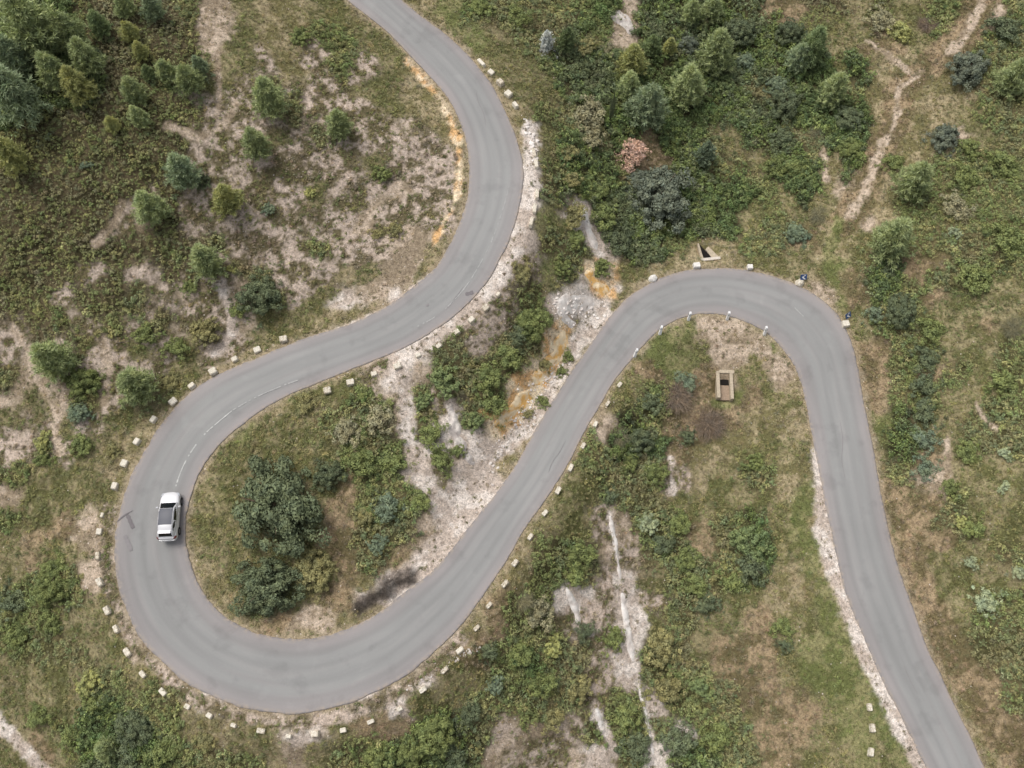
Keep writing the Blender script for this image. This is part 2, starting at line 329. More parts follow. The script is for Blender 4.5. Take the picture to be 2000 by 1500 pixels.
# ---- materials
def mat_ground():
    k = N('ground_soil', .95, .1); c = k.attr('albedo').outputs['Color']
    n1 = k.noise(9, 4); n2 = k.noise(2.2, 3); n3 = k.noise(30, 2)
    v = k.ramp(n1, [(.3, .62), (.5, 1.0), (.72, 1.32)])
    c = k.mul(c, v); c = k.mul(c, k.ramp(k.noise(3.6, 3), [(.36, .72), (.5, 1.0), (.66, 1.14)])); c = k.mul(c, k.ramp(n2, [(.3, (.86, .84, .80)), (.7, (1.12, 1.13, 1.12))]))
    c = k.mul(c, k.ramp(n3, [(.35, .8), (.65, 1.18)]))
    k.base(c); k.bump(n1, .7, .08); return k.m
def mat_road():
    k = N('worn_asphalt', .85, .25)
    lat = k.attr('lat').outputs['Fac']; arc = k.attr('arc').outputs['Fac']
    vec = k.n('ShaderNodeCombineXYZ'); k.t.links.new(k.math('MULTIPLY', lat, 1.3), vec.inputs[0]); k.t.links.new(k.math('MULTIPLY', arc, .045), vec.inputs[1])
    streak = k.noise(2.2, 4, vec.outputs[0]); big = k.noise(.09, 3); fine = k.noise(22, 3); grain = k.noise(90, 1)
    c = k.ramp(streak, [(.3, lin(153, 153, 152)), (.5, lin(159, 159, 158)), (.7, lin(166, 164, 163))])
    edge = k.math('ABSOLUTE', lat)
    def band(c0, w0, amt):
        d_ = k.math('DIVIDE', k.math('SUBTRACT', lat, c0), w0); g_ = k.math('POWER', 2.718, k.math('MULTIPLY', k.math('MULTIPLY', d_, d_), -1.0))
        return k.math('SUBTRACT', 1.0, k.math('MULTIPLY', g_, k.math('MULTIPLY', streak, amt)))
    for c0, w0, amt in ((-.62, .09, .16), (-.22, .08, .13), (.2, .08, .14), (.6, .09, .17)):
        b_ = band(c0, w0, amt); cb = k.n('ShaderNodeCombineColor', i0=b_, i1=b_, i2=b_); c = k.mul(c, cb.outputs[0])
    patchn = k.noise(.45, 5); c = k.mul(c, k.ramp(patchn, [(.34, .9), (.44, 1.0), (.62, 1.0), (.7, 1.06)]))
    ee = k.ramp(edge, [(.45, (1, 1, 1)), (.8, (1.03, .97, .975)), (.93, (1.03, .96, .965)), (.985, (.86, .80, .80))])  # outermost dark line is the broken edge's shadow, put into the colour
    c = k.mul(c, ee); c = k.mul(c, k.ramp(big, [(.3, .93), (.7, 1.06)]))
    c = k.mul(c, k.ramp(fine, [(.3, .95), (.7, 1.05)])); c = k.mul(c, k.ramp(grain, [(.3, .9), (.7, 1.1)]))
    # wheel tracks: two slightly darker bands per lane
    w = k.math('SINE', k.math('MULTIPLY', lat, 11.5)); w = k.math('MULTIPLY_ADD', w, .02); w2 = k.math('ADD', w, .985)
    c = k.mul(c, w2) if False else c
    dust = k.math('MULTIPLY', k.ramp(edge, [(.86, 0.0), (.985, 1.0)]), k.ramp(k.noise(3.0, 4), [(.42, 0.0), (.62, .85)]))
    c = k.mul(c, tuple(lin(182, 168, 154)), dust, 'MIX')
    k.base(c); k.bump(grain, .25, .01); return k.m
def mat_leaf(name, typ):
    k = N(name, .75, .25)
    if typ == 'INST': c = k.attr('col', 'INSTANCER').outputs['Color']
    else: c = k.n('ShaderNodeObjectInfo').outputs['Color']
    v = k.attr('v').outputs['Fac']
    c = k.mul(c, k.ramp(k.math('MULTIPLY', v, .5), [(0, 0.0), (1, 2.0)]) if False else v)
    n1 = k.noise(1.7, 2, k.n('ShaderNodeNewGeometry').outputs['Position'])
    c = k.mul(c, k.ramp(n1, [(.3, (.82, .86, .9)), (.7, (1.16, 1.1, .98))]))
    k.base(c); return k.m
def mat_plain(name, c, rough=.8, var=.15, scale=6, spec=.3, metal=0, coat=0):
    k = N(name, rough, spec); k.b.inputs['Metallic'].default_value = metal; k.b.inputs['Coat Weight'].default_value = coat
    n1 = k.noise(scale, 4); c = np.array(c)
    k.base(k.ramp(n1, [(.3, c*(1-var)), (.7, np.minimum(c*(1+var), .95))])); 
    if var > .1: k.bump(n1, .4, .02)
    return k.m
def mat_stone():
    k = N('limewashed_stone', .9, .15); ob = k.n('ShaderNodeObjectInfo').outputs['Random']
    n1 = k.noise(7, 4); n2 = k.noise(28, 3)
    w = k.math('ADD', n1, k.math('MULTIPLY', k.math('SUBTRACT', ob, .5), .18))
    c = k.ramp(w, [(.32, lin(180, 166, 146)), (.42, lin(216, 205, 185)), (.54, lin(238, 231, 216))])
    c = k.mul(c, k.ramp(n2, [(.33, .78), (.45, 1.0)])); k.base(c); k.bump(n2, .5, .02); return k.m
def mat_rock(name, a, b):
    k = N(name, .92, .15); n1 = k.noise(1.3, 5); n2 = k.noise(7, 5, rough=.7)
    c = k.ramp(n1, [(.4, lin(*a)), (.56, lin(*b))]); c = k.mul(c, k.ramp(n2, [(.3, .74), (.42, .97), (.7, 1.05)]))
    k.base(c); k.bump(n2, .6, .035); return k.m
M = dict(ground=mat_ground(), road=mat_road(), leaf=mat_leaf('foliage', 'OBJ'), cover=mat_leaf('ground_foliage', 'INST'),
 bark=mat_plain('bark', lin(105, 90, 76), .95, .3, 12), stone=mat_stone(),
 rockw=mat_rock('white_limestone', (226, 216, 208), (250, 244, 238)), rocko=mat_rock('ochre_rock', (242, 192, 118), (253, 232, 196)),
 rockg=mat_rock('grey_limestone', (200, 190, 184), (232, 224, 216)))

# ------------------------------------------------------------------ ground sheet
def axis(a, b, step, far):
    c = np.arange(a, b+1e-6, step); o = []; d = step
    x = c[-1]
    while x < far: d *= 1.28; x += d; o.append(x)
    p = []; d = step; x = c[0]
    while x > -far: d *= 1.28; x -= d; p.append(x)
    return np.r_[p[::-1], c, o]
gx = axis(-66, 66, .21, 2600); gy = axis(-40, 56, .21, 2600)
X, Y = np.meshgrid(gx, gy); nx, ny = len(gx), len(gy)
Z, D, I = height(X, Y, True)
Wt = cover(X, Y, Z, D)
mixn = sstep(.44, .56, fbm(X/1.3, Y/1.3, 60, 4)*.75+fbm(X/.4, Y/.4, 61, 2)*.25)[..., None]
mixs = sstep(.44, .54, fbm(X/1.0, Y/1.0, 62, 4)*.55+fbm(X/.45, Y/.45, 64, 2)*.45)[..., None]
isS = Wt[..., CLS.index('s')][..., None]
alb = Wt@CA*(1-mixn)+Wt@CB*mixn
alb = alb*(1-isS)+isS*(CA[8]*(1-mixs)+CB[8]*mixs)
px_, py_ = project(np.stack([X, Y, Z], -1))
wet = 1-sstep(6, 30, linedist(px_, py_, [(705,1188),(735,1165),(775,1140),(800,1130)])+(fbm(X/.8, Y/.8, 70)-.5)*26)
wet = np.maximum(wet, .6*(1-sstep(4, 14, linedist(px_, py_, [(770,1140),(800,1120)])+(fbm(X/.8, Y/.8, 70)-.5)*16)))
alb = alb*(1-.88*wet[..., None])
lf = fbm(X/14, Y/14, 63)[..., None]; alb = alb*(.93+.14*lf)
idx = np.arange(nx*ny).reshape(ny, nx)
F = np.stack([idx[:-1, :-1], idx[:-1, 1:], idx[1:, 1:], idx[1:, :-1]], -1).reshape(-1, 4)
me = mesh_np('ground', np.stack([X, Y, Z], -1).reshape(-1, 3), F, {'albedo': ('FLOAT_COLOR', np.concatenate([alb, np.ones((ny, nx, 1))], -1))}, M['ground'], True)
link('ground', me, kind='structure')

# ------------------------------------------------------------------ road sheet
def road_pt(k, lat, dz=0.0):
    """k: float rung index, lat -1 (west) .. 1 (east)"""
    k = np.asarray(k, float); out = []
    for c in range(3): out.append(np.interp(k, np.arange(NR), RC[:, c])+np.asarray(lat)*np.interp(k, np.arange(NR), (RE-RC)[:, c]))
    P = np.stack(out, -1); P[..., 2] += dz; return P
ks = np.linspace(0, NR-1, int(ARC[-1]/.18)); arcs = np.interp(ks, np.arange(NR), ARC)
lats = np.array([-1, -.96, -.85, -.65, -.4, -.15, .15, .4, .65, .85, .96, 1.])
KK, LL = np.meshgrid(ks, lats, indexing='ij'); AA = np.repeat(arcs[:, None], len(lats), 1)
Lr = LL.copy()
Lr[:, 0] += (fbm(arcs/.7, arcs*0, 71)-.5)*.09; Lr[:, -1] += (fbm(arcs/.7, arcs*0+9, 72)-.5)*.09
P = road_pt(KK, Lr); P[..., 2] += .02*(1-LL**2)
skirt_w = P[:, :1].copy(); skirt_w[..., 2] -= .14; skirt_e = P[:, -1:].copy(); skirt_e[..., 2] -= .14
P = np.concatenate([skirt_w, P, skirt_e], 1); LL2 = np.concatenate([LL[:, :1], LL, LL[:, -1:]], 1); AA2 = np.concatenate([AA[:, :1], AA, AA[:, -1:]], 1)
idx = np.arange(P.shape[0]*P.shape[1]).reshape(P.shape[:2])
F = np.stack([idx[:-1, :-1], idx[:-1, 1:], idx[1:, 1:], idx[1:, :-1]], -1).reshape(-1, 4)[:, ::-1]
F = F[:, ::-1] if np.cross(P[1, 2]-P[0, 2], P[0, 3]-P[0, 2])[2] < 0 else F
me = mesh_np('road', P.reshape(-1, 3), F, {'lat': ('FLOAT', LL2), 'arc': ('FLOAT', AA2)}, M['road'], False)
link('road', me, kind='structure')
def rung(px, py):
    k = np.argmin(np.hypot(cen[:, 0]-px, cen[:, 1]-py)); return k
def road_strip(name, pts, width, mat, dz=.028, breaks=False, seed=0, taper=False):
    """a painted or stained strip lying on the asphalt, pts in image px"""
    Q = densify(pts, 4) if len(pts) > 2 else np.stack([np.linspace(pts[0][0], pts[1][0], 14), np.linspace(pts[0][1], pts[1][1], 14)], -1)
    G = []
    for q in Q:
        z = rz[rung(*q)]
        for _ in range(3):
            w = to_plane(q[0], q[1], z); k = np.argmin(np.hypot(RC[:, 0]-w[0], RC[:, 1]-w[1]))
            la = min(1, np.hypot(w[0]-RC[k, 0], w[1]-RC[k, 1])/HW[k]); z = rz[k]+.02*(1-la*la)
        G.append([w[0], w[1], z+dz])
    G = np.array(G); T = np.gradient(G[:, :2], axis=0); T /= np.linalg.norm(T, axis=1)[:, None]; Nn = np.c_[-T[:, 1], T[:, 0], np.zeros(len(T))]
    r = np.random.RandomState(seed); t = np.linspace(0, 1, len(G))
    w = width/2*(.7+.6*r.rand(len(G)))
    if taper: w = w*np.sqrt(np.clip(4*t*(1-t), .02, 1))
    V = np.concatenate([G+Nn*w[:, None], G-Nn*w[:, None]]); m = len(G)
    Fs = [(a, a+1, m+a+1, m+a) for a in range(m-1) if not (breaks and r.rand() < .28)]
    me = mesh_np(name, V, Fs, None, mat); me.flip_normals() if me.polygons[0].normal.z < 0 else None
    return me
kp = N('worn_road_paint', .8, .2); kp.base(kp.ramp(kp.noise(14, 3), [(.4, lin(178, 178, 176)), (.6, lin(214, 214, 212))])); M['paint'] = kp.m
kp = N('faint_road_paint', .8, .2); kp.base(kp.ramp(kp.noise(10, 3), [(.42, lin(166, 166, 165)), (.6, lin(190, 189, 188))])); M['paint2'] = kp.m
M['tar'] = mat_plain('tar_stain', lin(124, 119, 121), .7, .12, 9)
M['tar2'] = mat_plain('faint_stain', lin(147, 143, 144), .8, .06, 5)
for nm, pts, w, mt, br, tp in [
 ('centre_line', [(341,958),(353,922),(370,888),(397,851),(427,824),(455,801)], .11, 'paint', True, False),
 ('worn_centre_line', [(455,801),(500,776),(548,755),(598,737)], .12, 'paint2', True, False),
 ('faded_centre_line', [(815,638),(860,612),(905,566),(935,520),(957,478),(972,440)], .09, 'paint2', True, False),
 ('faded_centre_line', [(972,440),(985,400),(995,362)], .08, 'paint2', True, False),
 ('faded_line', [(1552,601),(1569,618)], .12, 'paint2', False, False)]:
    link('road_marking', road_strip(nm, pts, w, M[mt], .028, br, 3, tp), kind='structure')
for nm, pts, w, mt in [('road_crack', [(228,1020),(238,1010),(250,1002),(262,996)], .10, 'tar'), ('tar_patch', [(249,1006),(253,1015),(257,1024),(261,1033)], .30, 'tar'),
 ('road_crack', [(905,560),(897,572),(890,580),(880,596),(872,604)], .05, 'tar2'), ('road_crack', [(930,180),(934,200),(945,222),(949,250)], .05, 'tar2'),
  ('road_crack', [(1640,820),(1646,860),(1644,900),(1652,940)], .05, 'tar2'), ('road_crack', [(1105,860),(1092,885),(1080,900),(1070,925)], .05, 'tar2'),
  ('road_crack', [(1765,1300),(1778,1330),(1795,1360)], .05, 'tar2'),
 ('road_stain', [(244,1046),(248,1056),(253,1066),(256,1076)], .32, 'tar2'), ('tar_patch', [(909,575),(918,573),(926,570)], .34, 'tar'), ('road_stain', [(832,598),(838,594)], .2, 'tar2')]:
    link(nm, road_strip(nm, pts, w, M[mt], .027, False, 5, nm == 'road_crack'), kind='structure')

# ------------------------------------------------------------------ plant templates
def unit(v): return v/np.maximum(np.linalg.norm(v, axis=-1, keepdims=True), 1e-9)
def leaves(C, Nr, size, v, r, asp=.6):
    n_ = len(C); a = unit(np.cross(Nr, r.normal(size=(n_, 3)))); b = np.cross(Nr, a)
    s_ = np.asarray(size).reshape(-1, 1)
    V = np.stack([C-a*s_, C-b*s_*asp, C+a*s_, C+b*s_*asp], 1).reshape(-1, 3)
    F_ = np.arange(n_*4).reshape(n_, 4); return V, F_, np.repeat(v, 4)
def join(parts):
    Vs, Fs, vs = [], [], []; o = 0
    for V, F_, v in parts: Vs.append(V); Fs.append(F_+o); vs.append(v); o += len(V)
    return np.concatenate(Vs), np.concatenate(Fs), np.concatenate(vs)
def crown_oak(seed, nc, nl, lobes=.18, flat=.75, leaf=.05, cr=(.15, .27), sparse=0.):
    r = np.random.RandomState(seed); ph = r.rand(4)*6.3; parts = []
    for k in range(nc):
        z = -.15+1.1*r.rand(); z = min(z, .98); z = .82+.16*r.rand() if k < nc*.13 else z; th = r.rand()*2*math.pi
        q = math.sqrt(max(0, 1-z*z)); lob = 1+lobes*(math.sin(3*th+ph[0])+.7*math.sin(5*th+ph[1]))
        rad = (.62+.3*r.rand()) if r.rand() > .2 or k < nc*.13 else .45*r.rand()+.2
        c = np.array([math.cos(th)*q*lob, math.sin(th)*q*lob, z*flat+.05])*rad
        R_ = cr[0]+(cr[1]-cr[0])*r.rand(); tone = .84+.32*r.rand()
        d = unit(r.normal(size=(nl, 3))+np.array([c[0]*.9, c[1]*.9, .8]))
        pos = c+d*R_*(.65+.45*r.rand(nl, 1))*np.array([1, 1, .8])
        nr = unit(d+.6*r.normal(size=(nl, 3)))
        v = tone*(.72+.26*np.clip(d[:, 2], -.3, 1)+.35*r.rand(nl))  # up-facing leaves lighter: crown shading put into the leaf tone
        parts.append(leaves(pos, nr, leaf*(.6+.8*r.rand(nl)), v, r))
    n_ = int(nc*14*(1-sparse))                       # inner leaves darkened, the crown's self-shade put into their tone
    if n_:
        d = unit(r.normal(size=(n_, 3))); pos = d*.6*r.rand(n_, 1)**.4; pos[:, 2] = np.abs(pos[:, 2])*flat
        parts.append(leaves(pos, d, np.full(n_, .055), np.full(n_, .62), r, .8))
    V, F_, v = join(parts); V[:, 2] += flat*.25; return V, F_, v
def crown_pine(seed, whorl=9, nb=8, tuft=6, blades=11, cone=.75, h=1.9, bl=.15, bw=.016):
    r = np.random.RandomState(seed); B, Dr, vv = [], [], []
    for w in range(whorl):
        f = w/(whorl-1); L = 1-cone*f**1.25; z0 = .25+f*h*.8
        for b in range(nb if f < .85 else 4):
            th = (b+.5*r.rand()+w*.37)*2*math.pi/nb; l = L*(.6+.55*r.rand())
            for t in np.linspace(.3, 1, tuft):
                c = np.array([math.cos(th)*l*t, math.sin(th)*l*t, z0+.28*l*t*t+.1*r.rand()])+r.normal(size=3)*.05
                tone = .72+.22*t+.16*r.rand()+.12*f  # lighter to tips and top: young growth, plus crown shading in the tone
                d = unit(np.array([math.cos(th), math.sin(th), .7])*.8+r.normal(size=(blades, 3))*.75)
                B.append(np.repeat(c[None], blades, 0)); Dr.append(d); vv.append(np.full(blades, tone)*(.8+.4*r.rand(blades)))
    B = np.concatenate(B); Dr = np.concatenate(Dr); vv = np.concatenate(vv); n_ = len(B)
    sd = unit(np.cross(Dr, r.normal(size=(n_, 3)))); l = bl*(.6+.8*r.rand(n_, 1))
    V = np.stack([B-sd*bw, B+sd*bw, B+Dr*l*.7+sd*bw*.9, B+Dr*l], 1).reshape(-1, 3)
    return V, np.arange(n_*4).reshape(n_, 4), np.repeat(vv, 4)
def crown_column(seed, h=9.0, nleaf=2600):
    r = np.random.RandomState(seed); z = r.rand(nleaf); rad = np.minimum(1, (1-z)*2.4)*np.minimum(1, .55+z*2)*(.75+.3*r.rand(nleaf)); th = r.rand(nleaf)*6.283
    C = np.stack([np.cos(th)*rad, np.sin(th)*rad, z*h+.3], -1); nr = unit(np.stack([np.cos(th), np.sin(th), .3+0*th], -1)+.4*r.normal(size=(nleaf, 3)))
    return leaves(C, nr, .2*(.6+.8*r.rand(nleaf)), .6+.6*r.rand(nleaf), r)
def crown_twigs(seed, nt=1100, flat=.7):
    r = np.random.RandomState(seed); d = unit(r.normal(size=(nt, 3))*np.array([1, 1, .6])+np.array([0, 0, .35])); d[:, 2] = np.abs(d[:, 2])
    a = d*.25*r.rand(nt, 1); sd = unit(np.cross(d, r.normal(size=(nt, 3)))); l = .55+.5*r.rand(nt, 1); mid = a+d*l*.55+r.normal(size=(nt, 3))*.06; end = a+d*l+r.normal(size=(nt, 3))*.14
    w = .008; mid = mid+r.normal(size=(nt, 3))*.08
    a = a+r.normal(size=(nt, 3))*np.array([.35, .35, .08])
    V = np.stack([a-sd*w, a+sd*w, mid+sd*w, mid-sd*w, mid-sd*w, mid+sd*w, end+sd*w*.5, end-sd*w*.5], 1).reshape(-1, 3); V[:, 2] *= flat
    V[:, 2] += .05
    return V, np.arange(nt*8).reshape(nt*2, 4), np.repeat(.7+.6*r.rand(nt), 8)
def stem_mesh(name, h, r0, limbs=5, seed=0, spread=.5):
    """tapered trunk with limbs, one mesh"""
    r = np.random.RandomState(seed); V, F_ = [], []
    def tube(pts, rad, n_=7):
        o = len(V)
        for q, (p, ra) in enumerate(zip(pts, rad)):
            for a in range(n_):
                t = 2*math.pi*a/n_; V.append((p[0]+math.cos(t)*ra, p[1]+math.sin(t)*ra, p[2]))
        for q in range(len(pts)-1):
            for a in range(n_): F_.append((o+q*n_+a, o+q*n_+(a+1) % n_, o+(q+1)*n_+(a+1) % n_, o+(q+1)*n_+a))
    p = [np.array([0, 0, -.12])]+[np.array([r.normal()*.02, r.normal()*.02, h*t]) for t in (.25, .5, .75, 1)]
    tube(p, [r0*1.25, r0, r0*.8, r0*.55, r0*.2])
    for k in range(limbs):
        th = k*2*math.pi/limbs+r.rand(); z = h*(.25+.45*r.rand()); l = spread*(.7+.5*r.rand())
        tube([(0, 0, z), (math.cos(th)*l*.5, math.sin(th)*l*.5, z+l*.3), (math.cos(th)*l, math.sin(th)*l, z+l*.55)], [r0*.5, r0*.3, r0*.08], 5)
    return mesh_np(name, V, F_, None, M['bark'], True)
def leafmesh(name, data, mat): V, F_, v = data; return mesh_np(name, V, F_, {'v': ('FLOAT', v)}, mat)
TPL = {
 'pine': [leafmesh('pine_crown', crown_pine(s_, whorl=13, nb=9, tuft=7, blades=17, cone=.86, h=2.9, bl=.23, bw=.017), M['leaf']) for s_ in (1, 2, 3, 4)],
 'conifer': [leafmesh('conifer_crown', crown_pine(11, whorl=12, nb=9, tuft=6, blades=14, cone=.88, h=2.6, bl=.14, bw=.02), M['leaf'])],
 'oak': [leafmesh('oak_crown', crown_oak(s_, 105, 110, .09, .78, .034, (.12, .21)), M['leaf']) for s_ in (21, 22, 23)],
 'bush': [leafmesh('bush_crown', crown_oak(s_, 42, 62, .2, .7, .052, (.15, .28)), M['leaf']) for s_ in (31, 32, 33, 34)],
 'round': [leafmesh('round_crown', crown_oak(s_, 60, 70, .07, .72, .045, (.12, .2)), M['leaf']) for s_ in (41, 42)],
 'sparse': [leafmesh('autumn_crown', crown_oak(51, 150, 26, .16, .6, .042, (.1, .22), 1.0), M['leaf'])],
 'column': [leafmesh('cypress_crown', crown_column(61), M['leaf'])],
 'twigs': [leafmesh('bare_twigs', crown_twigs(s_), M['leaf']) for s_ in (71, 72)],
}
STEM = {'pine': stem_mesh('pine_trunk', 1.7, .06, 7, 1, .6), 'conifer': stem_mesh('conifer_trunk', 2.6, .06, 7, 2, .5), 'oak': stem_mesh('oak_trunk', .8, .07, 7, 3, .55),
 'bush': stem_mesh('bush_stem', .55, .05, 6, 4, .5), 'round': stem_mesh('round_stem', .6, .05, 6, 5, .5), 'sparse': stem_mesh('autumn_trunk', .8, .05, 9, 6, .7),
 'column': stem_mesh('cypress_trunk', 7, .35, 3, 7, .3), 'twigs': stem_mesh('twig_stem', .35, .03, 6, 8, .5)}
HF = {'pine': .95, 'conifer': 1.0, 'oak': .8, 'bush': .7, 'round': .75, 'sparse': .75, 'column': 2.1, 'twigs': .7}
HC = {'pine': 1.35, 'conifer': 1.3, 'oak': .45, 'bush': .3, 'round': .35, 'sparse': .5, 'column': 4.2, 'twigs': .25}
NAME = {'pine': 'pine_tree', 'conifer': 'conifer_tree', 'oak': 'oak_tree', 'bush': 'bush', 'round': 'round_bush', 'sparse': 'autumn_tree', 'column': 'cypress_tree', 'twigs': 'bare_bush'}
CAT = {'pine': 'pine tree', 'conifer': 'conifer tree', 'oak': 'oak tree', 'bush': 'bush', 'round': 'bush', 'sparse': 'tree', 'column': 'cypress tree', 'twigs': 'bare bush'}
GRP = {'pine': 'pines scattered over the slopes', 'oak': 'dark evergreen oaks', 'bush': 'leafy bushes on the slopes', 'round': 'rounded bushes on the slopes', 'conifer': 'dark pointed conifers', 'twigs': 'bare bushes'}
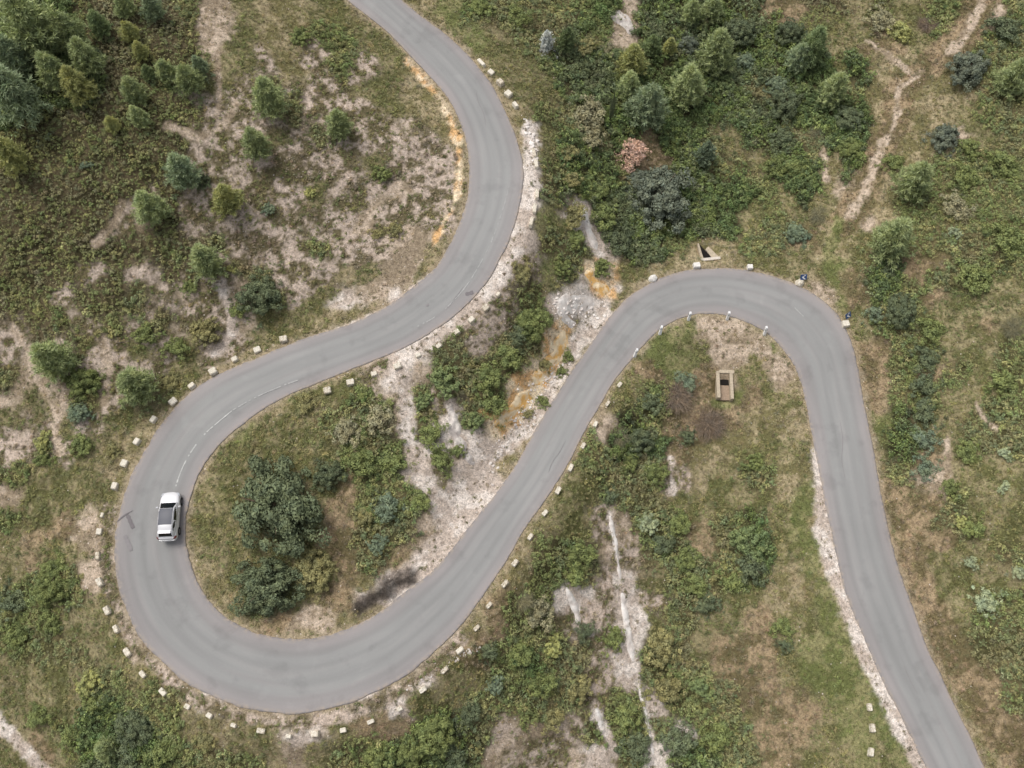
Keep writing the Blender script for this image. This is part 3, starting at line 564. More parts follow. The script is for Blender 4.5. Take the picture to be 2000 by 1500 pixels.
# leaf colours (sRGB before shading)
LC = {'pg': (128, 138, 94), 'py': (138, 140, 86), 'pd': (106, 120, 80), 'pb': (118, 131, 100), 'dk': (92, 102, 74), 'hb': (102, 110, 94), 'mg': (110, 120, 68), 'ol': (128, 124, 80),
      'yl': (148, 150, 88), 'sg': (144, 154, 120), 'bl': (108, 122, 98), 'pk': (200, 164, 144), 'br': (132, 116, 100), 'si': (182, 186, 184), 'gy': (132, 128, 98), 'bg': (110, 124, 78)}
PLANTS = [
 (55,45,58,'pine','pg','large pale green pine filling the top left corner of the slope'),
 (20,110,40,'pine','pb','pine at the left edge just below the top corner pine'),
 (128,60,38,'pine','pg','tall pine in the dense clump near the top left corner'),
 (165,110,34,'pine','pg','pine on the right side of the dense top left pine clump'),
 (100,135,34,'pine','pg','narrow pine in front of the top left pine clump'),
 (148,165,34,'pine','py','yellowish pine at the foot of the top left pine clump'),
 (30,185,52,'pine','pb','broad bluish green pine on the left edge below the corner clump'),
 (190,45,24,'pine','pd','small dark pine right of the dense top left pine clump'),
 (240,10,22,'pine','pg','small pine cut by the top edge left of the olive spindly pine'),
 (296,14,24,'pine','pb','bluish pine cut by the top edge above the heath'),
 (252,60,20,'pine','py','slender olive yellow pine standing alone in the heath'),
 (272,98,18,'pine','py','small yellowish pine just below the slender olive pine'),
 (258,176,27,'pine','pg','pale green pine, upper one of the stacked pair in the heath'),
 (270,226,22,'pine','pg','bright green pine, lower one of the stacked pair in the heath'),
 (217,242,17,'pine','py','small yellow green pine left of the stacked pair'),
 (322,138,23,'pine','pg','left pine of the trio in the upper left heath'),
 (367,155,28,'pine','pg','largest pine of the trio in the upper left heath'),
 (388,128,20,'pine','pb','rear bluish pine of the trio in the upper left heath'),
 (288,140,15,'pine','pd','tiny dark pine left of the trio in the heath'),
 (16,300,36,'pine','py','pine on the left edge in the middle of the heath'),
 (168,322,13,'round','bl','small bluish round bush alone in the heath'),
 (56,468,12,'round','mg','small green bush in the lower left heath'),
 (352,333,36,'pine','pb','blue green pine on the pale soil left of the upper curve'),
 (395,350,17,'oak','dk','small dark oak tucked behind the blue green pine'),
 (290,403,35,'pine','pg','green pine lower left of the blue green pine'),
 (441,388,32,'pine','py','yellowish green pine lower right of the blue green pine'),
 (497,278,31,'pine','pg','upright green pine on the pale soil in the middle of the slope'),
 (522,188,37,'pine','pg','broad pine above the upright one in the middle of the slope'),
 (585,72,26,'round','mg','dark green rounded bush in tan grass near the top road'),
 (660,240,29,'pine','pg','pine with the dark lower right side near pale grey soil'),
 (668,262,15,'round','mg','dark green bush at the foot of the pine near grey soil'),
 (745,340,23,'round','mg','solitary dark green round bush on the bare slope inside the top curve'),
 (605,375,14,'round','yl','small bright yellow green bush on the bare slope'),
 (523,408,17,'round','bl','small bluish bush below the bright yellow green bush'),
 (770,450,20,'bush','ol','olive bush on the stony slope above the road edge'),
 (735,456,15,'bush','ol','small olive bush left of another on the stony slope'),
 (400,508,36,'pine','pg','pale green pine above the left approach of the road'),
 (451,525,12,'round','yl','tiny yellow green bush beside the pale green pine'),
 (505,575,50,'oak','dk','wide dark green oak above the left approach of the road'),
 (470,605,22,'bush','mg','green bush at the lower left of the wide dark oak'),
 (400,645,35,'round','ol','olive round bush with pale leaves beside the white gully'),
 (283,650,27,'bush','mg','left of two green bushes beside the olive round bush'),
 (340,680,27,'bush','mg','right of two green bushes beside the olive round bush'),
 (368,560,20,'bush','mg','green bush above the olive round bush'),
 (100,700,43,'pine','pg','large pale pine on the left slope above the left bend'),
 (160,745,40,'oak','mg','green oak overlapping the lower right of the large pale pine'),
 (262,750,40,'pine','pg','big rounded pine nearest the white stones of the left bend'),
 (330,745,22,'bush','ol','olive bush between the rounded pine and the white stones'),
 (152,805,25,'oak','bl','bluish green oak left of the rounded pine'),
 (72,608,11,'round','yl','small yellow green bush on the far left slope'),
 (84,862,22,'round','yl','yellow green round bush on the lower left slope'),
 (85,895,20,'bush','mg','bright green bush directly below the yellow green one'),
 (155,870,27,'bush','mg','bush between two soil patches left of the road bend'),
 (222,880,18,'bush','ol','olive bush closest to the left bend on its outer side'),
 (541,990,106,'oak','dk','huge dark evergreen oak inside the left bend'),
 (642,926,36,'oak','dk','dark oak at the upper right of the huge oak'),
 (520,1144,72,'oak','dk','large dark oak nearest the bottom of the left bend'),
 (612,1112,48,'oak','ol','yellowish olive oak between the large dark oaks'),
 (737,1063,24,'round','bl','neat bluish green round bush near the pale verge'),
 (752,985,33,'bush','bl','loose bluish bush above the neat round one'),
 (708,1010,24,'bush','ol','olive bush left of the loose bluish bush'),
 (819,978,24,'bush','mg','green bush at the lower end of the white track'),
 (742,820,38,'bush','gy','upper grey olive bush left of the white track'),
 (680,842,34,'bush','gy','grey olive bush in the middle of the inner bend'),
 (700,900,42,'bush','mg','big green bush above the oaks left of the white track'),
 (765,900,34,'bush','mg','green bush leaning against the white track'),
 (712,768,17,'bush','mg','small green bush below the road stones'),
 (600,790,24,'bush','ol','low olive bush just inside the upper road edge'),
 (866,742,38,'round','bg','bright green round bush right of the white track'),
 (828,780,22,'round','bg','smaller bright bush at the lower left of the bright green round bush'),
 (845,850,32,'bush','mg','green bush beside the middle of the white track'),
 (862,900,26,'bush','mg','green bush beside the lower part of the white track'),
 (895,880,16,'bush','mg','small bush below the grey rock slabs'),
 (922,822,26,'round','bg','bright green round bush above the ochre scarp'),
 (960,795,30,'bush','mg','green bush between bright bush and ochre scarp'),
 (948,740,38,'bush','mg','green bush on the bank between the two roads'),
 (985,695,34,'bush','mg','upper green bush on the bank between the two roads'),
 (1036,630,44,'oak','mg','dense green oak left of the white rock outcrop'),
 (1010,650,26,'bush','dk','dark bush at the left foot of the dense green oak'),
 (1060,712,16,'bush','ol','small olive bush on the edge of the ochre streak'),
 (1108,695,13,'bush','mg','small green bush right of the ochre streak'),
 (1097,726,12,'bush','mg','small green bush on the verge below the ochre streak'),
 (1060,785,15,'bush','mg','lone green bush on the white scree near the road'),
 (1030,808,12,'bush','ol','olive tuft bush on the ochre mound'),
 (1096,522,25,'round','mg','round green bush on the spur between the roads'),
 (1022,530,26,'bush','ol','olive bush near the stones of the upper curve'),
 (1176,522,24,'round','mg','green bush above the ochre seep'),
 (1120,470,28,'bush','mg','green bush left of the white rock gully'),
 (1118,420,32,'bush','ol','olive green bush above the white rock gully'),
 (1160,370,28,'bush','mg','green bush in the strip right of the upper curve'),
 (1178,420,34,'bush','mg','big green bush right of the white rock gully'),
 (1205,470,34,'bush','dk','dark bush above the road between gully and grey oak'),
 (1145,225,44,'bush','gy','wide grey green bush right of the top curve'),
 (1150,270,32,'bush','gy','grey green bush below the wide one right of the top curve'),
 (1105,300,26,'bush','ol','olive bush close to the top curve verge'),
 (1110,350,26,'bush','ol','olive bush above the right verge of the top curve'),
 (1230,295,40,'sparse','pk','tree with pinkish dead leaves'),
 (1290,385,78,'oak','hb','large grey green oak below the pink leaved tree'),
 (1250,355,36,'oak','hb','small grey oak crown between the pink tree and large oak'),
 (1285,440,34,'bush','mg','bright green bush at the foot of the large grey oak'),
 (1196,212,4.6,'column','dk','thin dark cypress standing alone'),
 (1068,78,20,'conifer','si','silvery grey pointed conifer near the top road'),
 (1107,75,24,'conifer','pd','dark green conifer beside the silvery one'),
 (1140,90,26,'bush','ol','olive bush right of the dark conifer'),
 (1203,105,18,'oak','pd','small dark tree left of the yellowish pine'),
 (1235,118,30,'pine','py','yellow green pine in the upper middle woods'),
 (1265,205,42,'pine','pb','large bluish pine above the pink leaved tree'),
 (1230,165,26,'pine','pg','pine between the yellow green pine and the large bluish pine'),
 (1345,165,38,'pine','pg','tall pine right of the large bluish pine'),
 (1400,100,40,'pine','pg','big pale pine in the upper middle woods'),
 (1415,165,27,'round','bg','bright green tree below the big pale pine'),
 (1350,20,22,'pine','pg','pine cut by the top edge above the woods'),
 (1393,16,22,'pine','pg','second pine cut by the top edge above the woods'),
 (1275,88,20,'pine','pd','small dark pine top in the upper middle woods'),
 (1308,90,16,'pine','py','small yellowish pine left of the big pale pine'),
 (1342,85,27,'oak','hb','grey green oak left of the big pale pine'),
 (1445,60,42,'oak','dk','dark oak right of the big pale pine near the top'),
 (1455,120,26,'oak','bl','small bluish oak right of the big pale pine'),
 (1380,298,26,'conifer','bl','dark pointed conifer right of the large grey oak'),
 (1590,90,34,'pine','pd','dark green pine left of the upper clearing'),
 (1560,110,26,'pine','pb','bluish pine overlapping the dark green pine'),
 (1545,62,34,'oak','dk','dark oak above the dark green pine'),
 (1535,200,42,'oak','dk','wide oak with paler top left of the clearing'),
 (1520,165,26,'oak','bl','bluish oak above the wide oak'),
 (1630,172,32,'pine','pg','upright pine on the left edge of the clearing'),
 (1662,232,34,'oak','dk','dark oak below the upright pine'),
 (1660,290,28,'oak','mg','green oak at the bottom of the dark row by the clearing'),
 (1600,258,20,'twigs','gy','grey leafless bush among the dark oaks'),
 (1755,60,27,'bush','yl','yellow green bush at the top of the clearing'),
 (1720,38,32,'bush','gy','grey green bush left of the yellow green one'),
 (1815,48,24,'twigs','br','brown leafless bush at the top of the clearing'),
 (1960,60,38,'bush','dk','dark green bush at the top right corner'),
 (1893,132,48,'oak','hb','dark grey oak beside the upper right path'),
 (1980,150,34,'pine','pg','pine at the right edge near the dark grey oak'),
 (1848,268,34,'oak','hb','dark round oak below the clearing'),
 (1895,290,26,'round','mg','green bush touching the dark round oak'),
 (1790,350,38,'pine','pg','pine on the right of the pink soil path'),
 (1745,320,24,'bush','mg','green bush between the pink soil path and the pine'),
 (1880,345,34,'bush','mg','green bush right of the pine by the pink path'),
 (1955,320,36,'bush','mg','wide bush at the right edge under the dark round oak'),
 (1870,405,34,'bush','gy','grey green bush above the pale small bush'),
 (1868,455,16,'round','sg','small pale silvery bush in the right hand scrub'),
 (1745,465,44,'pine','pg','large pine right of the grassy hollow'),
 (1557,455,26,'oak','bl','dark bluish bush alone in the grass above the hairpin'),
 (1600,420,22,'twigs','gy','grey leafless bush right of the dark bluish bush'),
 (1510,325,30,'bush','mg','green bush in the middle of the upper right scrub'),
 (1560,330,28,'bush','mg','green bush left of the small orange soil scar'),
 (1525,270,26,'bush','dk','dark bush above the green ones in the upper right scrub'),
 (1905,540,42,'bush','mg','broad green bush above the brown terrace on the right'),
 (1965,470,42,'bush','mg','broad green bush at the right edge of the terraces'),
 (1735,520,26,'bush','dk','dark bush at the top of the green terrace row'),
 (1760,605,40,'oak','dk','dark oak at the bend of the green terrace row'),
 (1710,612,22,'bush','bl','bluish bush left of the dark oak on the terrace'),
 (1815,645,32,'bush','mg','green bush, first below the dark oak in the terrace row'),
 (1808,700,30,'bush','dk','dark green bush, second below the dark oak in the terrace row'),
 (1805,755,29,'bush','dk','dark green bush, third below the dark oak in the terrace row'),
 (1810,808,31,'bush','dk','dark green bush, fourth below the dark oak in the terrace row'),
 (1808,862,28,'bush','bl','bluish green bush, fifth below the dark oak in the terrace row'),
 (1806,915,26,'bush','bl','bluish green bush at the lower end of the terrace row'),
 (1985,640,30,'twigs','gy','grey bare bush at the right edge of the terraces'),
 (1960,750,34,'bush','mg','green bush near the thin path on the right'),
 (1892,885,28,'bush','mg','green bush left of the pale yellowish bush'),
 (1965,887,17,'round','sg','pale yellowish round bush near the right edge'),
 (1962,952,15,'round','sg','pale bush just below the pale yellowish one'),
 (1860,955,24,'bush','mg','green bush between the road and the pale bushes'),
 (1883,1018,20,'round','yl','vivid yellow green bush right of the straight road'),
 (1905,1030,26,'bush','mg','green bush behind the vivid yellow green one'),
 (1900,1100,15,'bush','sg','little silvery bush between yellow and large silvery bushes'),
 (1993,1118,18,'bush','sg','silvery bush cut by the right edge'),
 (1927,1172,30,'bush','sg','large silvery green bush on the grass right of the road'),
 (1462,1060,42,'round','bg','bright green umbrella shaped tree above dark scrub'),
 (1470,1110,40,'bush','dk','dark scrub bush under the bright umbrella tree'),
 (1440,1135,26,'bush','mg','green bush at the lower left of the umbrella tree'),
 (1475,903,22,'round','mg','green bush alone in grass inside the right hairpin'),
 (1265,1022,25,'round','sg','pale green bush below the hedge inside the hairpin'),
 (1292,1060,26,'bush','dk','dark bush under the pale green bush'),
 (1245,860,36,'oak','dk','dark oak in the hedge inside the hairpin'),
 (1270,785,28,'bush','dk','dark green bush at the top of the hedge inside the hairpin'),
 (1278,925,28,'bush','mg','green bush at the lower end of the hedge inside the hairpin'),
 (1225,905,24,'bush','mg','green bush left of the hedge inside the hairpin'),
 (1192,968,20,'bush','dk','small dark bush between the guard stones and the hedge'),
 (1385,825,38,'twigs','br','brown bare bush below the stone culvert'),
 (1320,770,38,'twigs','br','brown bare bush left of the stone culvert'),
 (1205,850,24,'twigs','gy','grey bare bush left of the hedge oak'),
 (1342,745,24,'bush','bl','dark green bush left of the culvert walls'),
 (1340,850,20,'bush','dk','dark bush among the brown bare bushes'),
 (1128,1085,34,'bush','mg','green bush near the guard stones of the straight'),
 (1120,1120,24,'bush','mg','green bush directly below the one by the guard stones'),
 (1340,1090,30,'bush','mg','green bush left of the umbrella tree'),
 (1355,1140,28,'bush','mg','green bush in the diagonal row below the pale green bush'),
 (1385,1180,26,'bush','dk','dark bush in the diagonal row below the umbrella tree'),
 (1325,1020,28,'bush','mg','green bush right of the pale green bush'),
 (1050,1195,40,'bush','gy','grey olive bush on the lower slope'),
 (1020,1170,24,'twigs','gy','grey bare bush above the grey olive bush'),
 (1078,1262,26,'round','yl','yellow green bush on the lower slope'),
 (1010,1275,32,'bush','mg','green bush left of the yellow green one on the lower slope'),
 (1050,1335,34,'bush','mg','green bush below the yellow green one on the lower slope'),
 (1130,1345,32,'round','ol','olive bush between the white rock streaks'),
 (965,1335,24,'round','bl','bluish bush near the lower guard stones'),
 (912,1395,32,'bush','dk','dark bush near the lowest guard stones'),
 (950,1270,22,'bush','dk','dark bush right of the guard stones at the bend exit'),
 (1195,1245,28,'bush','mg','green bush beside the long white rock streak'),
 (1145,1235,22,'bush','dk','dark bush left of the long white rock streak'),
 (1290,1265,40,'bush','ol','olive scrub mass right of the long white rock streak'),
 (1300,1340,38,'bush','ol','lower olive scrub mass right of the long white rock streak'),
 (1372,1345,26,'round','bg','bright green round bush in the lower scrub'),
 (1225,1400,34,'bush','mg','green bush between streaks near the bottom edge'),
 (1240,1460,34,'bush','dk','dark bush between streaks at the bottom edge'),
 (1330,1445,38,'bush','dk','dark bush at the bottom edge right of the streaks'),
 (1400,1430,36,'bush','mg','green bush at the bottom edge beside the brown grass'),
 (1530,1228,24,'bush','mg','green bush in the tan grass left of the lower road'),
 (1535,1262,16,'bush','dk','small dark bush in the grass left of the lower road'),
 (845,1432,50,'oak','mg','large green oak near the bottom edge below the bend'),
 (800,1465,36,'oak','mg','green oak left of the large one at the bottom edge'),
 (880,1475,34,'bush','dk','dark bush at the bottom edge right of the large green oak'),
 (740,1475,34,'bush','mg','green bush at the bottom edge below the stones'),
 (98,1150,42,'oak','mg','green oak on the lower left slope'),
 (105,1105,28,'bush','mg','bush above the green oak on the lower left slope'),
 (25,1175,34,'bush','dk','dark bush at the left edge of the lower slope'),
 (35,1235,34,'bush','mg','green bush at the left edge under the dark one'),
 (95,1210,30,'bush','mg','green bush below the green oak on the lower left slope'),
 (178,1330,30,'round','yl','yellow green bush at the lower left below the bend'),
 (185,1370,30,'bush','mg','green bush directly below the lower left yellow green one'),
 (265,1420,46,'oak','dk','dark oak in the lower left thicket'),
 (205,1465,26,'pine','pg','pale small pine in the lower left thicket'),
 (320,1460,34,'bush','mg','bush right of the dark oak in the lower left thicket'),
 (140,1440,30,'bush','mg','bush left of the pale small pine in the thicket'),
 (245,1475,34,'bush','dk','dark bush at the bottom edge of the thicket'),
 (400,1440,24,'bush','ol','olive bush just outside the bottom left guard stones'),
 (80,1400,28,'bush','mg','green bush above the track in the bottom left corner'),
 (1075,1405,28,'bush','ol','olive bush on the pale soil at the lower slope'),
 (1190,95,18,'bush','gy','grey bush under the white scree at the top'),
 (940,15,26,'bush','mg','green bush at the top edge right of the road'),
 (1010,30,30,'bush','mg','green bush at the top edge near the silvery conifer'),
]
rp = np.random.RandomState(99); PR = []
for (px, py, r_, kind, c, label) in PLANTS:
    rad = r_/FPX*DIST*1.0
    P0 = g1(px, py); dep = np.linalg.norm(P0-CAM)*0+((P0-CAM)@np.array([0, st, -ct])); rad = r_*dep/FPX*{'pine': .92, 'oak': .92, 'bush': .95}.get(kind, .95)
    sc_ = rad*(.55 if kind == 'column' else 1)
    if kind == 'column': sc_ = rad
    P = g1(px, py, HC[kind]*sc_*HF[kind])
    root = empty(NAME[kind], (P[0], P[1], P[2]-.02), rp.rand()*6.28, label=label, category=CAT[kind])
    if kind in GRP: root['group'] = GRP[kind]
    ax_ = 1 if kind == 'column' else rp.uniform(.86, 1.14); root.scale = (sc_*ax_, sc_/ax_, sc_*HF[kind]); PR.append((P[0], P[1], sc_, kind, LC[c]))
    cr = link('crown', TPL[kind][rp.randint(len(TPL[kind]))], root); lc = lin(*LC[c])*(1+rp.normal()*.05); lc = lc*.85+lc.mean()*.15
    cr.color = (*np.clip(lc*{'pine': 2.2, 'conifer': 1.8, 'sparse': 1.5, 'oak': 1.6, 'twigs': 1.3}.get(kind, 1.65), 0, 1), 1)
    if kind != 'twigs': link('trunk' if 'tree' in NAME[kind] else 'stem', STEM[kind], root)
    else: link('stem', STEM[kind], root)

# ------------------------------------------------------------------ ground vegetation and pebbles (uncountable: stuff)
def scatter(name, label, templates, pts, rot, scl, idx_, cols, cat):
    c = bpy.data.collections.new(name+'_sources')
    for k, t in enumerate(templates):
        o = bpy.data.objects.new('%s_source_%02d' % (name, k), t); c.objects.link(o)
    me = bpy.data.meshes.new(name); me.vertices.add(len(pts)); me.vertices.foreach_set('co', np.asarray(pts, np.float32).ravel())
    for nm, typ, dat, key in (('rot', 'FLOAT_VECTOR', rot, 'vector'), ('scl', 'FLOAT_VECTOR', scl, 'vector'), ('idx', 'INT', idx_, 'value'), ('col', 'FLOAT_COLOR', np.c_[cols, np.ones(len(cols))], 'color')):
        a = me.attributes.new(nm, typ, 'POINT'); a.data.foreach_set(key, np.asarray(dat, np.int32 if typ == 'INT' else np.float32).ravel())
    o = link(name, me, kind='stuff', label=label, category=cat)
    g = bpy.data.node_groups.new(name, 'GeometryNodeTree')
    g.interface.new_socket('Geometry', in_out='INPUT', socket_type='NodeSocketGeometry'); g.interface.new_socket('Geometry', in_out='OUTPUT', socket_type='NodeSocketGeometry')
    nd = g.nodes; gi = nd.new('NodeGroupInput'); go = nd.new('NodeGroupOutput'); ci = nd.new('GeometryNodeCollectionInfo'); io = nd.new('GeometryNodeInstanceOnPoints')
    ci.inputs['Collection'].default_value = c; ci.inputs['Separate Children'].default_value = True; ci.inputs['Reset Children'].default_value = True
    io.inputs['Pick Instance'].default_value = True
    def na(nm, typ):
        x = nd.new('GeometryNodeInputNamedAttribute'); x.data_type = typ; x.inputs['Name'].default_value = nm; return x.outputs['Attribute']
    L = g.links.new
    L(gi.outputs[0], io.inputs['Points']); L(ci.outputs[0], io.inputs['Instance']); L(na('idx', 'INT'), io.inputs['Instance Index'])
    L(na('rot', 'FLOAT_VECTOR'), io.inputs['Rotation']); L(na('scl', 'FLOAT_VECTOR'), io.inputs['Scale']); L(io.outputs[0], go.inputs[0])
    md = o.modifiers.new('scatter', 'NODES'); md.node_group = g
    return o
def tuft(seed, nb=26, up=.9, spread=.55, w=.03):
    r = np.random.RandomState(seed); th = r.rand(nb)*6.283; a = np.stack([np.cos(th)*.25*r.rand(nb), np.sin(th)*.25*r.rand(nb), 0*th], -1)
    d = unit(np.stack([np.cos(th)*spread, np.sin(th)*spread, np.full(nb, up)], -1)+r.normal(size=(nb, 3))*.25); l = .6+.6*r.rand(nb, 1)
    sd = unit(np.cross(d, np.array([0, 0, 1.]))); m_ = a+d*l*.6; e = a+d*l+np.stack([np.cos(th)*.25, np.sin(th)*.25, -.15+0*th], -1)
    V = np.stack([a-sd*w, a+sd*w, m_+sd*w, m_-sd*w, m_-sd*w, m_+sd*w, e+sd*w*.3, e-sd*w*.3], 1).reshape(-1, 3)
    return V, np.arange(nb*8).reshape(nb*2, 4), np.repeat(.75+.5*r.rand(nb), 8)
def pebble(seed):
    bm = bmesh.new(); bmesh.ops.create_icosphere(bm, subdivisions=1, radius=1); r = random.Random(seed)
    for v in bm.verts: v.co = v.co*(.75+.5*r.random()); v.co.z *= .55
    me = bpy.data.meshes.new('pebble'); bm.to_mesh(me); bm.free(); a = me.attributes.new('v', 'FLOAT', 'POINT'); a.data.foreach_set('value', np.ones(len(me.vertices), np.float32)); me.materials.append(M['cover']); return me
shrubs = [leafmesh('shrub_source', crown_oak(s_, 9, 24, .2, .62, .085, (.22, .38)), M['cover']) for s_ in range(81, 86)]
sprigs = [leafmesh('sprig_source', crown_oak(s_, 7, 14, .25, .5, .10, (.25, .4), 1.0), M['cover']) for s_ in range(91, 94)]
tufts = [leafmesh('tuft_source', tuft(s_), M['cover']) for s_ in range(101, 104)]
pebs = [pebble(s_) for s_ in range(3)]
VEG = {  # shrub density /m2, radius, height factor, palette ; grass density, radius, palette ; pebbles
 'H': (9.0, .25, 1.0, [(134,138,86),(144,144,94),(124,132,82),(134,132,96),(148,144,108)], 4.0, .17, [(128,120,86),(140,128,96),(118,108,80)], 0),
 'G': (7.0, .32, 1.0, [(126,134,82),(114,126,76),(142,142,92),(118,128,88),(132,130,90)], 3.0, .17, [(148,148,96)], 0),
 'D': (4.5, .5, 1.1, [(100,116,68),(92,108,68),(112,126,70),(104,114,80)], 1.5, .22, [(122,128,80)], 0),
 'm': (6.0, .21, .85, [(124,126,76),(136,130,86),(112,118,72)], 8.0, .19, [(152,148,102),(138,140,88),(160,150,112)], .5),
 'g': (1.4, .18, .7, [(118,128,70)], 9.0, .18, [(134,142,86),(142,146,92),(150,150,102)], .3),
 't': (2.6, .19, .75, [(128,124,82),(138,128,94)], 8.0, .19, [(168,156,116),(156,150,106),(176,164,130)], 1.0),
 'b': (2.0, .2, .8, [(128,122,82),(136,122,94),(116,116,78)], 7.0, .21, [(162,144,112),(170,150,122),(148,140,102)], .6),
 'p': (2.2, .17, .7, [(130,124,90),(138,126,102),(118,116,82)], 1.6, .15, [(176,160,130)], 3.5),
 's': (8.0, .19, .9, [(124,124,76),(132,124,86),(108,116,68),(140,128,108)], 2.0, .17, [(164,152,118)], 2.2),
 'w': (1.0, .19, .7, [(118,108,86),(108,104,76)], .8, .13, [(170,158,130)], 6.0),
 'o': (.6, .18, .7, [(128,122,80),(140,122,86)], 1.5, .17, [(178,154,116)], 2.0)}
def candidates(density, seed):
    r = np.random.RandomState(seed); step = 1/math.sqrt(density)
    X_, Y_ = np.meshgrid(np.arange(-66, 66, step), np.arange(-40, 55, step)); X_ = (X_+r.uniform(-.5, .5, X_.shape)*step).ravel(); Y_ = (Y_+r.uniform(-.5, .5, Y_.shape)*step).ravel()
    lim = 24+(Y_+40)*.40+8; k_ = np.abs(X_) < lim+10; X_, Y_ = X_[k_], Y_[k_]
    Z_, D_, _ = height(X_, Y_, True); k_ = D_ > .12; X_, Y_, Z_, D_ = X_[k_], Y_[k_], Z_[k_], D_[k_]
    W_ = cover(X_, Y_, Z_, D_); c_ = W_.argmax(1)
    px_, py_ = project(np.stack([X_, Y_, Z_], -1))
    wet_ = linedist(px_, py_, [(712,1182),(735,1160),(770,1145),(800,1120)]) < 16
    cul = (np.hypot(X_-pin[0], Y_-pin[1]) < 1.2) | (np.hypot(X_-pout[0], Y_-pout[1]) < 1.7)
    k_ = ~(wet_ | cul)
    return X_[k_], Y_[k_], Z_[k_], D_[k_], c_[k_], r
def build(kind, dens_i, rad_i, pal_i, maxd, seed, tpls, name, label, cat, hfi=None, rmin=.6):
    X_, Y_, Z_, D_, c_, r = candidates(maxd, seed); vals = [VEG[c] for c in CLS]
    dens = np.array([v[dens_i] for v in vals])[c_]/maxd
    patch = fbm(X_/1.0, Y_/1.0, 62, 4)          # same field that opens the pale soil
    if kind == 'shrub':
        sm = c_ == CLS.index('s'); dens = np.where(sm, dens*np.where(patch > .49, 2.0, .3), dens)
        p2 = fbm(X_/2.6, Y_/2.6, 77, 3); dense_ = np.isin(c_, [CLS.index(q_) for q_ in 'HGDs']); dens = dens*np.clip(np.where(dense_, .85, .35)+1.15*sstep(.38, .56, p2*.6+fbm(X_/1.1, Y_/1.1, 79, 3)*.4), 0, 1.6)
    k_ = r.rand(len(X_)) < dens; X_, Y_, Z_, c_, D_ = X_[k_], Y_[k_], Z_[k_], c_[k_], D_[k_]; n_ = len(X_)
    rad = (np.array([v[rad_i] for v in vals])[c_] if rad_i is not None else np.full(n_, .05))*(rmin+(1.7-rmin)*r.rand(n_)**1.5)
    rad = np.minimum(rad, np.maximum(.08, D_*.8)) if kind == 'shrub' else rad
    sat = None
    if kind == 'shrub':
        S_ = []
        for (sx_, sy_, sr_, kd_, lc_) in PR:
            if kd_ in ('column', 'twigs', 'sparse', 'round') or (kd_ == 'oak' and sr_ > 2.2): continue
            for _ in range(int(4+sr_*5)):
                th_ = r.rand()*6.283; q_ = sr_*(.75+.55*r.rand()); S_.append((sx_+math.cos(th_)*q_, sy_+math.sin(th_)*q_, .18+.3*r.rand()*min(1, sr_/1.5), *(lin(*lc_)*1.05)))
        sat = np.array(S_); zs_, ds_, _ = height(sat[:, 0], sat[:, 1], True); ok_ = ds_ > .35; sat = sat[ok_]; zs_ = zs_[ok_]; m_ = len(sat)
        X_ = np.r_[X_, sat[:, 0]]; Y_ = np.r_[Y_, sat[:, 1]]; Z_ = np.r_[Z_, zs_]; c_ = np.r_[c_, np.full(m_, CLS.index('G'))]; rad = np.r_[rad, sat[:, 2]]; n_ = len(X_)
    hf = (np.array([v[2] for v in vals])[c_]*(.8+.4*r.rand(n_))) if kind == 'shrub' else np.ones(n_)
    if pal_i is not None:
        pick = [[lin(*q) for q in v[pal_i]] for v in vals]; f2 = fbm(X_/3.5, Y_/3.5, 78, 2)
        cols = np.array([pick[a][min(len(pick[a])-1, int(np.clip(b*1.6-.3+.5*(u_-.5), 0, .999)*len(pick[a])))] for a, b, u_ in zip(c_, f2, r.rand(n_))])
        if sat is not None: cols[-m_:] = sat[:, 3:6]
        cols = cols*(1+.16*r.normal(size=(n_, 1)))*(1+.04*r.normal(size=(n_, 3)))
        cols = cols*.84+cols.mean(1, keepdims=True)*.16
        cols = cols*(1.78 if kind == 'shrub' else 1.15)
    else: cols = lin(230, 218, 208)[None]*(.6+.5*r.rand(n_, 1))
    rot = np.stack([r.normal(size=n_)*.12, r.normal(size=n_)*.12, r.rand(n_)*6.283], -1)
    scatter(name, label, tpls, np.stack([X_, Y_, Z_-.02], -1), rot, np.stack([rad, rad, rad*hf], -1), r.randint(0, len(tpls), n_), np.clip(cols, 0, .9), cat)
    print(name, n_)
build('shrub', 0, 1, 3, 9.0, 501, shrubs+sprigs, 'low_scrub', 'low olive and green garrigue scrub covering the slopes', 'scrub')
build('grass', 4, 5, 6, 9.0, 502, tufts, 'dry_grass', 'dry tan and green grass tufts between the scrub', 'grass', rmin=.6)
build('peb', 7, None, None, 6.0, 503, pebs, 'gravel', 'loose pale limestone gravel along the verges', 'gravel', rmin=.3)

# ------------------------------------------------------------------ guard stones
def stone_mesh(seed, sx=.32, sy=.23, h=.42):
    r = random.Random(seed); bm = bmesh.new(); bmesh.ops.create_cube(bm, size=1)
    for v in bm.verts:
        k = .86 if v.co.z > 0 else 1.0
        v.co = Vector((v.co.x*2*sx*k, v.co.y*2*sy*k, (v.co.z+.5)*h-(.1 if v.co.z < 0 else 0)))
    bmesh.ops.bevel(bm, geom=bm.edges[:], offset=.035, segments=2, affect='EDGES')
    bmesh.ops.subdivide_edges(bm, edges=[e for e in bm.edges if e.calc_length() > .15], cuts=2, use_grid_fill=True)
    for v in bm.verts:
        v.co += Vector((r.gauss(0, .008), r.gauss(0, .008), r.gauss(0, .008)))
        if v.co.z > h*.93 and abs(v.co.x) < sx*.6 and abs(v.co.y) < sy*.6: v.co.z -= .018
    me = bpy.data.meshes.new('guard_stone'); bm.to_mesh(me); bm.free(); me.materials.append(M['stone']); return me
